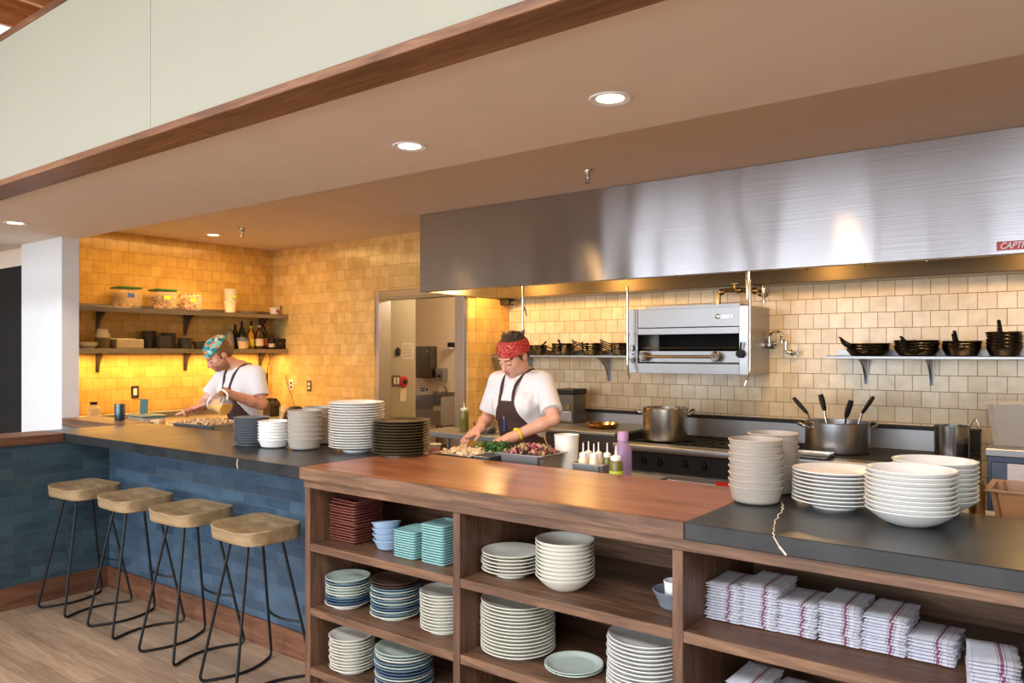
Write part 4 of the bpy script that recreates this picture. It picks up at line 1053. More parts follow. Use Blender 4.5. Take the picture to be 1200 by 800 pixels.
# woman's station
t = open_tub('hotel_pan', 'steel pan heaped with chopped red onion behind the walnut counter', 'pan', (-2.255, 3.12, PT_Z + .0005), 0, .26, .21, .10, M['steel'], .012, .9)
onion = [flat('red_onion', (132, 54, 66), .3, var=.2), flat('red_onion_dark', (92, 36, 52), .3, var=.2), flat('onion_pale', (176, 120, 116), .4), flat('onion_olive', (150, 140, 80), .5)]
fd = lumps('chopped_onion', t, onion, 150, .235, .18, .098, .016, 6, .035, 4); fd['kind'] = 'stuff'
t = thing('herb_bunch', 'bunch of green herbs lying by the pan of red onion', 'herbs', (-2.455, 3.07, PT_Z + .112))
rng = random.Random(9); b = MB()
for _ in range(190):
    c = Vector((rng.gauss(0, .045), rng.gauss(.0, .035), rng.uniform(-.015, .03))); a = Euler((rng.uniform(-1, 1), rng.uniform(-1, 1), rng.uniform(0, 6))).to_matrix().to_4x4()
    s = rng.uniform(.008, .016); b.raw([(-s, 0, 0), (-s * .3, s * .6, .002), (s, 0, 0), (-s * .3, -s * .6, .002), (0, 0, .004), (0, 0, -.003)], [(0, 4, 1), (1, 4, 2), (2, 4, 3), (3, 4, 0), (0, 1, 5), (1, 2, 5), (2, 3, 5), (3, 0, 5)], M=Matrix.Translation(c) @ a)
b.build('herb_leaves', flat('parsley', (52, 92, 28), .5, var=.35), t); b = MB()
for k in range(8): b.tube([(-.05 - rng.uniform(0, .03), -.02 + .006 * k, -.02), (.01, -.01 + .004 * k, 0)], .0018, 5)
b.build('herb_stems', flat('herb_stem', (110, 140, 60), .5), t)
o = open_tub('hotel_pan', 'steel pan beneath the green herbs', 'pan', (-2.477, 3.09, PT_Z + .0005), 0, .11, .20, .075, M['steel'], .012, .9)
t = open_tub('hotel_pan', 'wide steel pan of pale sliced food beneath the cook\'s hand', 'pan', (-2.695, 3.14, PT_Z + .0005), 0, .26, .26, .065, M['steel'], .012, .9)
fd = lumps('sliced_food', t, [flat('pale_slices', (226, 200, 160), .5, var=.12)], 60, .23, .22, .060, .026, 7, .004); fd['kind'] = 'stuff'
def squeeze(p, label, liquid, r=.022, h=.10, cap='white_plastic', lab=None, group=None, name='squeeze_bottle'):
    t = thing(name, label, 'bottle', p, 0, group)
    MB().lathe([(0, 0), (r * .92, 0), (r, .005), (r, h * .86), (r * .8, h), (0, h)], 20).build('bottle_body', liquid, t)
    MB().lathe([(r * .85, h), (r * .86, h + .016), (r * .5, h + .02), (r * .18, h + .024), (.003, h + .065), (0, h + .066)], 16).build('nozzle_cap', M[cap], t)
    if lab: MB().lathe([(r + .0006, h * .35), (r + .0012, h * .35), (r + .0012, h * .6), (r + .0006, h * .6)], 20).build('tape_label', M[lab], t)
    return t
M['creamy'] = flat('cream_sauce', (228, 214, 184), .4)
M['olive_oil'] = flat('olive_oil', (112, 104, 40), .2)
M['lilac'] = glassy('lilac_bottle', (176, 140, 180), .55, .12)
sx = prep(696, 3.10)
t = open_tub('small_steel_pan', 'small steel pan holding squeeze bottles on the prep table', 'pan', (sx, 3.10, PT_Z + .0005), 0, .165, .15, .085, M['steel'], .010, .92)
for k, (dx, dy, lq) in enumerate([(-.048, .03, 'creamy'), (.004, .035, 'creamy'), (.054, .03, 'olive_oil'), (-.040, -.03, 'creamy'), (.018, -.03, 'creamy')]):
    squeeze((sx + dx, 3.10 + dy, PT_Z + .0052), ['white squeeze bottle at the back of the small pan, beside the white cylinder', 'white squeeze bottle in the middle back of the small pan', 'squeeze bottle of green sauce in the small pan',
      'white squeeze bottle at the front of the small pan, by the onions', 'white squeeze bottle at the front of the small pan, by the lilac bottle'][k], M[lq], .0215, .105, group='squeeze bottles in the small pan')
t = thing('lilac_bottle', 'tall translucent lilac bottle standing behind the walnut counter', 'bottle', (prep(730, 3.17), 3.17, PT_Z + .0005))
MB().lathe([(0, 0), (.038, 0), (.042, .006), (.042, .13), (.036, .16), (.024, .178), (.022, .19), (0, .19)], 24).build('bottle_body', M['lilac'], t)
MB().lathe([(.023, .186), (.026, .186), (.026, .222), (.022, .228), (0, .228)], 20).build('cap', flat('lilac_cap', (168, 132, 164), .45), t)
squeeze((prep(722, 3.03), 3.03, PT_Z + .0005), 'green oil squeeze bottle with a lime label before the lilac bottle', M['olive_oil'], .030, .115, lab='lime_tape')
t = thing('plastic_container', 'tall white plastic cylinder beside the pan of red onion', 'container', (prep(664, 3.30), 3.30, PT_Z + .0005))
b = MB(); pr = [(0, 0), (.056, 0)]
for k in range(9): pr += [(.056 + .0006 * k, .004 + k * .019), (.058 + .0006 * k, .016 + k * .019)]
pr += [(.064, .178), (.060, .178), (.055, .02), (0, .02)]
b.lathe(pr, 32).build('container_body', M['white_plastic'], t)
p = at_y(509, 519, 3.1)
t = thing('deli_tub', 'small white tub of orange-red sauce beside the dark plates', 'tub', (prep(509, 3.12), 3.12, PT_Z + .0005))
MB().lathe([(0, 0), (.030, 0), (.037, .085), (.040, .086), (.040, .09), (.035, .088), (.029, .004), (0, .004)], 24).build('tub_body', M['clear'], t)
MB().lathe([(0, .004), (.0285, .004), (.034, .07), (0, .072)], 20).build('sauce', flat('red_sauce', (206, 84, 40), .4, var=.15), t)
MB().lathe([(0, .0905), (.041, .0905), (.041, .094), (0, .094)], 24).build('lid', M['white_plastic'], t)
t = open_tub('small_steel_pan', 'small steel pan behind the orange-red sauce tub', 'pan', (-2.88, 3.345, PT_Z + .0005), 0, .10, .10, .055, M['steel'], .010, .92)
# back side table behind the cook
t = thing('side_table', 'small steel side table behind the cook by the doorway', 'table', (-4.15, 4.25, 0))
MB().box(0, .85, 0, .36, .96, 1.0, .003).build('table_top', M['steel'], t)
for x in (.03, .82):
    for y in (.03, .33): MB().tube([(x, y, 0), (x, y, .96)], .018, 10).build('leg', M['steel'], t)
p = at_y(544, 500, 4.42); squeeze((p.x, 4.42, 1.0005), 'tall squeeze bottle of green oil beside the steel door jamb', M['olive_oil'], .034, .155)
p = at_y(572, 500, 4.45)
t = thing('mixing_bowl', 'shiny metal bowl of utensils behind the cook\'s arm', 'bowl', (p.x, 4.45, 1.0005))
MB().lathe([(0, 0), (.05, 0), (.09, .03), (.115, .075), (.118, .076), (.112, .074), (.087, .031), (.05, .004), (0, .004)], 32).build('bowl_body', M['chrome'], t)
b = MB(); rng = random.Random(4)
for k in range(16): 
    a = rng.uniform(0, 6.3); r0 = rng.uniform(.0, .08); b.tube([(math.cos(a) * r0 * .3, math.sin(a) * r0 * .3, .03), (math.cos(a) * r0, math.sin(a) * r0, .10 + rng.uniform(-.02, .02))], .005, 6).ball((math.cos(a) * r0, math.sin(a) * r0, .10), (.014, .012, .008), u=8, v=6)
b.build('spoons', M['brass'], t)
# right-hand prep items behind the stone counter
t = open_tub('amber_pan', 'brown plastic pan behind the stone counter at the frame edge', 'pan', (-.125, 3.24, PT_Z + .0005), 0, .36, .26, .125, flat('amber_plastic', (160, 112, 74), .35, var=.05), .016, .88)
t = thing('steel_canister', 'narrow steel canister beside the brown plastic pan', 'canister', (prep(1145, 3.12), 3.12, PT_Z + .0005))
MB().lathe([(0, 0), (.024, 0), (.025, .004), (.025, .13), (.028, .132), (.028, .137), (.023, .135), (.022, .006), (0, .006)], 24).build('canister_body', M['brass'], t)
b = MB()
for k in range(4): b.tube([(.004 * k - .006, 0, .01), (.012 * k - .018, .003 * k, .155)], .004, 6)
b.build('utensil_ends', M['chrome'], t)
o = MB().lathe(dish_profile(.085, .014, .05, .005, 1.4), 36).build('side_plate', M['c_cream'], loc=(prep(1168, 3.06), 3.055, PT_Z + .0005)); tag(o, 'cream plate behind the stone counter below the brown pan', 'plate')

# ---- man's station
def px_z(px, py, z): return at_z(px, py, z)
x = prep(243, 3.13)
t = open_tub('hotel_pan', 'long steel pan heaped with pale chopped food before the capped cook', 'pan', (x, 3.14, PT_Z + .0005), R(6), .46, .30, .085, M['steel'], .012, .92)
fd = lumps('chopped_food', t, [flat('chopped_tan', (206, 164, 104), .6, var=.2), flat('chopped_pale', (232, 206, 160), .6), flat('chopped_pink', (200, 140, 110), .6)], 260, .42, .26, .083, .015, 8, .02, 3); fd['kind'] = 'stuff'
x = prep(172, 3.12)
t = open_tub('storage_tub', 'clear storage tub with a teal lid, beside the pale board', 'tub', (x, 3.12, PT_Z + .0005), R(-4), .30, .17, .085, M['cloudy'], .01, .9)
MB().box(-.165, .165, -.10, .10, .086, .100, .004).build('lid', M['teal_plastic'], t)
p = at_y(171, 482, 3.30)
o = MB().box(-.045, .045, -.005, .005, 0, .20, .004).box(-.05, .05, -.008, -.003, .0, .012).box(-.05, .05, -.008, -.003, .19, .202).build('teal_lid', M['teal_plastic'], loc=(p.x, 3.275, PT_Z + .0005), rot=(R(-4), 0, R(12))); tag(o, 'teal plastic lid standing upright behind the storage tub', 'lid')
x = prep(197, 3.14)
t = thing('cutting_board', 'pale wooden board lying between the teal tub and the long pan', 'board', (x, 3.13, PT_Z + .0005), R(-10))
MB().box(-.12, .12, -.10, .10, 0, .022, .004).build('board', wood('pale_board', (190, 150, 100), (214, 180, 130), (230, 200, 152), 'x', .5), t)
o = MB().box(-.045, .045, -.035, .035, 0, .05, .008, 2).build('folded_cloth', flat('cream_cloth', (228, 204, 156), .9), loc=(x - .075, 3.10, PT_Z + .0235), rot=(0, 0, R(15))); tag(o, 'folded cream cloth on the corner of the pale board', 'cloth')
p = at_z(135, 492.5, 1.0725)
t = thing('tumbler', 'grey-teal metal tumbler standing on the walnut ledge', 'tumbler', (p.x, p.y + .035, 1.0725))
MB().lathe([(0, 0), (.033, 0), (.036, .006), (.038, .105), (.036, .108), (0, .108)], 28).build('tumbler_body', steel('tumbler_steel', (86, 108, 116), .38, 'z'), t)
MB().lathe([(.036, .106), (.039, .108), (.039, .122), (.034, .128), (0, .126)], 28).build('lid', steel('tumbler_lid', (120, 130, 134), .35), t)
# left wall worktable
t = thing('worktable', 'steel worktable against the glowing yellow wall', 'table', (-7.55, 3.05, 0))
MB().box(0, .66, 0, 1.68, .90, .94, .003).build('table_top', M['steel_y'], t)
MB().box(.02, .03, .02, 1.66, .94, 1.0, .002).build('upstand', M['steel_y'], t)
for x in (.04, .62):
    for y in (.04, 1.64): MB().tube([(x, y, 0), (x, y, .90)], .018, 10).build('leg', M['steel'], t)
p = at_x(110, 489, -7.0)
t = thing('sauce_bottle', 'small clear bottle with a black cap and pink base by the white pillar', 'bottle', (-7.0, p.y, .9405))
MB().lathe([(0, 0), (.05, 0), (.053, .005), (.053, .165), (.03, .19), (.026, .20), (0, .20)], 24).build('bottle_body', M['cloudy'], t)
MB().lathe([(.0545, .035), (.0545, .09)], 24).build('pink_band', flat('pink_label', (206, 70, 110), .5), t)
MB().lathe([(.027, .198), (.030, .198), (.030, .222), (0, .222)], 20).build('cap', M['black'], t)
# door wall worktable with appliances
t = thing('worktable', 'steel worktable along the rear tiled wall beside the doorway', 'table', (-7.5, 4.76, 0))
MB().box(0, 1.55, 0, .62, .86, .90, .003).build('table_top', M['steel'], t)
for x in (.04, 1.51):
    for y in (.04, .58): MB().tube([(x, y, 0), (x, y, .86)], .018, 10).build('leg', M['steel'], t)
p = at_y(316, 487, 5.12)
t = thing('toaster', 'dark rounded toaster behind the capped cook', 'toaster', (p.x, 5.12, .9005))
b = MB(); pr = [(-.10, .0), (.10, 0), (.105, .10)] + [(.105 * math.cos(R(a)), .10 + .085 * math.sin(R(a))) for a in range(10, 171, 16)] + [(-.105, .10)]
b.prism(pr, -.075, .075, 'y', bev=.006).build('body', flat('toaster_dark', (70, 62, 48), .35, .4), t)
MB().box(-.07, .07, -.045, -.015, .176, .190).box(-.07, .07, .015, .045, .176, .190).build('slot', M['black'], t)
MB().box(.104, .122, -.02, .02, .09, .11, .003).build('lever', M['black'], t)
q = at_y(337, 452, YD - .01) 
MB().tube(bez([(.10, .05, .05), (.17, .10, .02), (.22, .16, .09), (q.x - p.x - .01, YD - 5.12 - .02, .44 - .06), (q.x - p.x, YD - 5.12 - .02, .44)], 7), .004, 6).build('cord', M['black'], t)
p = at_y(332, 487, 5.0)
t = thing('glass_jar', 'small glass jar between the toaster and the grey bowls', 'jar', (p.x, 5.0, .9005))
MB().lathe([(0, 0), (.04, 0), (.043, .01), (.043, .10), (.036, .12), (.038, .13), (.033, .13), (.039, .1), (.039, .01), (0, .006)], 24).build('jar_body', M['clear'], t)
for px, l in ((346, 'upturned black bowl showing above the front grey bowls'), (374, 'upturned black bowl showing beside the tall white plates')):
    p = at_y(px, 487, 5.02)
    o = MB().lathe([(.125, 0), (.122, .03), (.10, .085), (.06, .125), (.05, .128), (.045, .132), (0, .132)], 30).lathe([(.120, .0), (.125, 0)], 30).build('black_bowl', M['iron'], loc=(p.x, 5.02, .9005)); tag(o, l, 'bowl', 'upturned black bowls on the rear worktable')

# ---- left wall shelf contents
ZU, ZL = 2.015 + .0006, 1.632 + .0006
XS = XL + .16
def sh(px): return at_x(px, 380, XS).y
def square_jar(y, w, h, label, lid, food, fill, lab, seed, x=XS, cm='clear'):
    t = thing('snack_tub', label, 'tub', (x, y, ZU))
    MB().box(-w / 2, w / 2, -w / 2, w / 2, 0, h, .012, 2).build('tub_body', M[cm], t)
    if lid: MB().box(-w / 2 - .006, w / 2 + .006, -w / 2 - .006, w / 2 + .006, h, h + .016, .004).build('lid', M['green_plastic'], t)
    if food:
        nl = 110 if fill > .05 else 16
        f = lumps('snacks', t, food, nl, w * .86, w * .86, .03, .018, seed, 0, len(food))
        b = f.data
        for v in b.vertices: v.co.z = .02 + (v.co.z - .02) * 1.0
        f.data.transform(Matrix.Translation((0, 0, 0))); f['kind'] = 'stuff'
        c = 1
        rng = random.Random(seed)
        me = f.data
        # heap: restack lumps in layers
        n = len(me.vertices) // nl
        for k in range(nl):
            dz = fill * (k / nl) - .01
            for v in me.vertices[k * n:(k + 1) * n]: v.co.z += dz
    if lab: MB().box(w / 2, w / 2 + .0012, -.035, .03, h * .55, h * .75).build('tape_label', M[lab], t)
    return t
crisp = [flat('crisp_tan', (222, 160, 84), .6, var=.25), flat('crisp_gold', (238, 188, 96), .6, var=.2), flat('crisp_brown', (182, 108, 52), .6, var=.25)]
square_jar(sh(148), .20, .185, 'clear tub with a green lid and blue tape, beside the pillar', True, crisp, .02, 'blue_tape', 11)
square_jar(sh(190.5), .19, .185, 'clear snack tub with a green lid and yellow tape', True, crisp, .11, 'yellow_tape', 12)
square_jar(sh(221), .19, .165, 'open clear tub full of golden snacks', False, crisp, .15, 'yellow_tape', 13)
for k, (z, l, m) in enumerate([(0, 'pale plastic tub under another on the upper corner shelf', 'white_plastic'), (.128, 'pale plastic tub stacked on another on the upper corner shelf', 'cloudy')]):
    t = thing('deli_tub', l, 'tub', (XS, sh(270), ZU + z), 0, 'stacked pale tubs')
    MB().lathe([(0, 0), (.052, 0), (.066, .115), (.070, .116), (.070, .126), (.0, .126)], 24).build('tub_body', flat('peach_tub', (236, 206, 170), .5) if k == 0 else M['cloudy'], t)
    if k: MB().box(.062, .066, -.02, .03, .03, .05).build('tape_label', M['lime_tape'], t)
o = MB().box(-.10, .10, -.09, .09, 0, .016, .004).build('flat_tray', M['steel'], loc=(XS, sh(286), ZU)); tag(o, 'thin flat tray beside the stacked pale tubs', 'tray')
t = thing('yogurt_cup', 'white cup with a red mark at the end of the upper shelf', 'cup', (XS, sh(322), ZU))
MB().lathe([(0, 0), (.045, 0), (.058, .075), (.060, .076), (.060, .08), (0, .08)], 24).build('cup_body', M['white_plastic'], t)
MB().box(.050, .054, -.016, .016, .025, .06).build('red_mark', M['red'], t)
t = thing('herb_cup', 'small cup of green herbs at the shelf end', 'cup', (XS, sh(331), ZU))
MB().lathe([(0, 0), (.026, 0), (.034, .075), (.030, .075), (.024, .004), (0, .004)], 20).build('cup_body', M['clear'], t)
fd = lumps('green_leaves', t, [flat('herb_green', (60, 120, 40), .5, var=.3)], 30, .05, .05, .08, .016, 3, .03); fd['kind'] = 'stuff'
o = MB().box(-.14, .14, -.17, .17, 0, .004, .001).build('paper_liner', M['paper'], loc=(XS + .0, sh(122), ZU), rot=(0, 0, R(8))); tag(o, 'white paper sheet lying at the pillar end of the upper shelf', 'paper')
# lower shelf
YL = lambda px: at_x(px, 405, XS).y
for k, (px, n, r_, l) in enumerate([(103, 3, .085, 'clear dish in the small pile beside the pillar')]):
    for i in range(n):
        o = MB().lathe(dish_profile(r_, .03, .05, .004, 1.0), 28).build('glass_dish', M['cloudy'], loc=(XS, YL(px) , ZL + i * .012)); tag(o, 'cloudy dish, %s of the small pile beside the pillar' % place(i, n), 'dish', 'dishes at the pillar end')
t = thing('storage_jar', 'cloudy jar of dark contents at the pillar end of the lower shelf', 'jar', (XS, YL(120), ZL))
MB().lathe([(0, 0), (.062, 0), (.066, .01), (.066, .12), (.05, .15), (.05, .18), (0, .18)], 24).build('jar_body', M['cloudy'], t)
MB().lathe([(.0665, .0), (.0672, .01), (.0672, .095), (.0665, .1)], 24).build('contents', flat('dark_olives', (92, 74, 40), .5), t)
o = MB().box(-.10, .10, -.13, .13, 0, .085, .006).build('lidded_box', flat('grey_box', (172, 160, 132), .5), loc=(XS, YL(147), ZL)); tag(o, 'low pale grey box beside the dark jar', 'box')
o = MB().box(-.06, .06, -.16, .16, 0, .008, .002).build('flat_tray', M['white_plastic'], loc=(XS - .02, YL(138), ZL + .0855)); tag(o, 'thin white tray resting on the low grey box', 'tray')
DB = bowl_profile(.069, .055, .040, .003, .28)
for k, (px, n, dx, w) in enumerate([(179, 8, -.075, 'tallest stack on the lower corner shelf'), (187, 5, .066, 'short stack standing before the tallest one'), (201, 7, -.06, 'tall stack amid the corner shelf bowls'), (217, 4, .0, 'stack of four on the corner shelf'), (233, 2, .02, 'low pair beside the patterned cap')]):
    for i in range(n):
        o = bpy.data.objects.new('dark_bowl', dish_mesh('dark_bowl', DB, M['c_slate'] if False else flat('dark_bowl_glaze', (66, 62, 56), .35) if i == 0 and k == 0 else bpy.data.materials['dark_bowl_glaze'], 28)); COL.objects.link(o)
        o.location = (XS + dx, YL(px), ZL + i * .0165); tag(o, 'dark bowl, %s of the %s' % (place(i, n), w), 'bowl', 'dark bowls on the lower corner shelf')
def bottle(px, dx, h, r, glass, label, capm, labm, nk=.35):
    t = thing('bottle', label, 'bottle', (XS + dx, YL(px), ZL), 0, 'bottles on the lower corner shelf')
    MB().lathe([(0, 0), (r * .95, 0), (r, .006), (r, h * (1 - nk) * .88), (r * .85, h * (1 - nk)), (r * .36, h * (1 - nk) + h * nk * .45), (r * .34, h * .96), (0, h * .96)], 20).build('bottle_body', glass, t)
    MB().lathe([(r * .36, h * .90), (r * .42, h * .90), (r * .42, h), (0, h)], 14).build('cap', capm, t)
    if labm: MB().lathe([(r + .0005, h * .12), (r + .001, h * .12), (r + .001, h * .42), (r + .0005, h * .42)], 20).build('paper_label', labm, t)
gl = flat('dark_glass', (26, 24, 16), .1); gb = flat('brown_glass', (76, 46, 20), .1); ga = flat('amber_oil', (168, 120, 40), .12); lbw = flat('bottle_label', (214, 196, 160), .6); lbr = flat('bottle_label_red', (150, 50, 40), .6); lby = flat('bottle_label_yellow', (206, 188, 60), .6)
bottle(278, -.04, .26, .036, gl, 'slim dark bottle beside the grey scoop', M['black'], None)
bottle(283.5, .0, .30, .034, gl, 'tall dark bottle with an amber label', M['black'], flat('bottle_label_amber', (190, 140, 50), .6))
bottle(291, .05, .25, .034, ga, 'golden oil bottle with a yellow-green label', lby, lby)
bottle(297, -.04, .30, .036, gl, 'tall dark bottle behind the pale-labelled one', M['black'], None)
bottle(300.5, .05, .26, .046, gb, 'wide brown bottle with a pale label', lbw, lbw)
bottle(308.5, .03, .27, .034, gl, 'dark bottle with a red and white label', lbr, lbr)
bottle(315, .05, .14, .036, gl, 'short dark bottle beside the black box', M['black'], lbw)
t = thing('deli_tub', 'pale tub with a blue lid in front of the bottles', 'tub', (XS + .09, YL(279.5), ZL))
MB().lathe([(0, 0), (.05, 0), (.062, .085), (.0, .085)], 24).build('tub_body', flat('tub_tan', (222, 186, 130), .5), t)
MB().lathe([(.064, .084), (.066, .084), (.066, .115), (0, .115)], 24).build('lid', flat('blue_lid', (96, 98, 130), .5), t)
t = thing('black_box', 'black box with small dials at the end of the lower shelf', 'box', (XS + .02, YL(327) - .02, ZL))
MB().box(-.07, .07, -.085, .085, 0, .115, .006).build('body', M['black'], t)
for y in (-.03, .04): MB().ball((.07, y, .06), .010).build('dial', M['brass'], t)
t = thing('scoop', 'grey plastic scoop leaning behind the patterned cap', 'scoop', (XS - .02, YL(269.5), ZL))
MB().lathe([(0, 0), (.052, 0), (.058, .03), (.048, .15), (.03, .19), (.018, .20), (0, .20)], 24).build('scoop_body', flat('grey_scoop', (150, 140, 124), .45), t)
MB().ball((0, 0, .198), (.016, .016, .012)).build('red_tip', M['red'], t)
p = at_x(307, 432, XS)
t = thing('ladle', 'dark ladle hanging below the shelf behind the capped cook', 'ladle', (XS + .10, YL(308.5), 1.585))
MB().tube(bez([(0, .0, .0), (0, .02, -.06), (0, -.01, -.15), (0, -.02, -.22)], 5), .004, 6).build('shaft', M['black_metal'], t)
MB().tube([(0, -.02, -.22), (0, -.025, -.36)], [.010, .014], 8).build('handle', M['black_rubber'], t)

# ---- wall plates
def plate(p, rot, name, label, cat, kind, group=None):
    t = thing(name, label, cat, p, rot, group)
    MB().box(-.038, .038, -.006, 0, -.06, .06, .002).build('cover_plate', M['steel_dark'] if kind != 'white' else M['white_plastic'], t)
    if kind == 'switch': MB().box(-.018, .018, -.009, -.006, -.034, .034, .002).build('rocker', M['white_plastic'], t)
    else:
        for z in (-.022, .022): MB().box(-.017, .017, -.008, -.006, z - .015, z + .015, .002).build('socket', M['white_plastic'] if kind != 'white' else M['steel_dark'], t)
plate(at_x(158, 459, XL + .001), R(90), 'light_switch', 'switch plate on the glowing yellow wall under the shelves', 'switch', 'switch')
plate(at_y(341.5, 451, YD - .001), 0, 'power_outlet', 'white outlet with a cord plugged in beside the yellow corner', 'outlet', 'white', 'outlets on the rear tiled wall')
plate(at_y(362.5, 452, YD - .001), 0, 'power_outlet', 'steel outlet on the rear tiled wall, closer to the doorway', 'outlet', 'outlet', 'outlets on the rear tiled wall')
# ---- washroom fittings
XW = -5.86 + .001
def wp(px, py): return at_x(px, py, XW)
p = wp(464, 446); t = thing('light_switch', 'double light switch on the grey wall inside the doorway', 'switch', p, R(90))
MB().box(-.055, .055, -.006, 0, -.06, .06, .002).build('cover_plate', M['steel_dark'], t)
for x in (-.023, .023): MB().box(x - .014, x + .014, -.010, -.006, -.034, .034, .002).build('rocker', M['cream'], t)
p = wp(473, 447); t = thing('alarm_button', 'round red button on the grey wall inside the doorway', 'button', p, R(90))
MB().lathe([(0, .02), (.052, .018), (.062, .006), (.062, 0), (0, 0)], 24, M=Matrix.Rotation(R(90), 4, 'X')).build('housing', M['red'], t)
MB().lathe([(0, .034), (.024, .032), (.03, .018), (0, .018)], 20, M=Matrix.Rotation(R(90), 4, 'X')).build('button_cap', M['black'], t)
p = wp(472.5, 460); o = MB().box(-.045, .045, -.002, 0, -.09, .05).build('paper_tag', flat('tag_paper', (206, 192, 156), .8), loc=p, rot=(0, 0, R(90))); tag(o, 'small paper tag taped under the round red button', 'paper')
p = wp(478, 411); t = thing('wall_notice', 'pale printed notice on the grey wall inside the doorway', 'notice', p, R(90))
MB().box(-.09, .09, -.002, 0, -.085, .085).build('sheet', flat('notice_grey', (186, 180, 160), .7), t)
b = MB()
for k in range(6): b.box(-.075, .075 - .02 * (k % 2), -.0028, -.002, .055 - .024 * k, .063 - .024 * k)
b.build('print_lines', flat('notice_ink', (120, 112, 100), .7), t)
p = wp(466, 412); o = MB().ball((0, 0, 0), (.03, .014, .05)).build('door_holder', M['black'], loc=p + Vector((.012, 0, 0)), rot=(0, 0, R(90))); tag(o, 'black oval catch beside the printed notice', 'catch')
YW = 7.2 - .001
p = at_y(503, 424, YW); t = thing('towel_dispenser', 'dark steel paper towel dispenser on the cream washroom wall', 'dispenser', p)
MB().box(-.14, .14, -.11, 0, -.20, .20, .012, 2).build('body', M['steel_dark'], t)
MB().box(-.11, .11, -.112, -.06, -.203, -.195).build('outlet_slot', M['black'], t)
MB().box(.06, .10, -.114, -.11, .12, .15).build('maker_badge', M['steel'], t)
p = at_y(520.5, 438, YW); t = thing('soap_dispenser', 'small steel soap dispenser beside the towel dispenser', 'dispenser', p)
MB().box(-.062, .062, -.09, 0, -.085, .075, .008, 2).build('body', M['steel'], t)
MB().box(-.02, .02, -.112, -.09, -.04, -.005, .004).build('push_lever', M['black'], t)
p = at_y(524, 404, 7.1); o = thing('wall_lamp', 'small dark wall lamp above the hand sink', 'lamp', (p.x + .05, YW, p.z))
MB().box(-.05, .05, -.10, 0, -.03, .03, .006).build('housing', M['black'], o)
MB().box(-.045, .02, -.11, -.03, -.05, -.03, .004).build('diffuser', M['white_plastic'], o)
p = at_y(513, 475, 7.0)
t = thing('hand_sink', 'steel hand sink on the cream washroom wall', 'sink', (p.x, YW, 0))
W2 = .26
b = MB().box(-W2, W2, -.012, 0, .92, 1.10, .003).box(-W2, -W2 + .01, -.42, -.012, .72, 1.06, .002).box(W2 - .01, W2, -.42, -.012, .72, 1.06, .002).box(-W2 + .01, W2 - .01, -.42, -.41, .72, .90, .002).box(-W2 + .01, W2 - .01, -.41, -.012, .72, .735)
b.build('basin', M['steel'], t)
MB().tube(bez([(0.02, -.06, .90), (.02, -.06, 1.10), (.02, -.10, 1.17), (.02, -.17, 1.16), (.02, -.19, 1.10)], 6), .011, 10).build('faucet', M['chrome'], t)
MB().tube([(0, -.2, .72), (0, -.2, .45), (0, -.02, .42)], .025, 10).build('drain_pipe', M['steel_dark'], t)
MB().tube([(-.12, -.3, .72), (-.12, -.3, 0)], .02, 8).tube([(.16, -.3, .72), (.16, -.3, 0)], .02, 8).build('legs', M['steel_dark'], t)
p = at_y(496, 457, YW); t = thing('wash_sign', 'small white notice with dark print above the sink', 'notice', p)
MB().box(-.06, .10, -.002, 0, -.05, .05).build('sheet', M['paper'], t)
MB().box(-.05, .03, -.003, -.002, .015, .03).box(-.05, .03, -.003, -.002, -.015, .0).ball((.065, -.003, .01), (.016, .001, .02)).build('print_lines', M['black'], t)
# fire unit in the hood's corner
p = at_y(587, 341, 5.86); t = thing('conduit_box', 'small grey metal box under the corner of the hood', 'box', (p.x, 5.90, 2.085))
MB().box(-.09, .09, -.05, .05, -.035, .02, .004).build('body', M['steel_warm'], t)
MB().tube([(.09, 0, -.01), (.16, 0, -.01)], .014, 8).build('conduit', M['steel'], t)
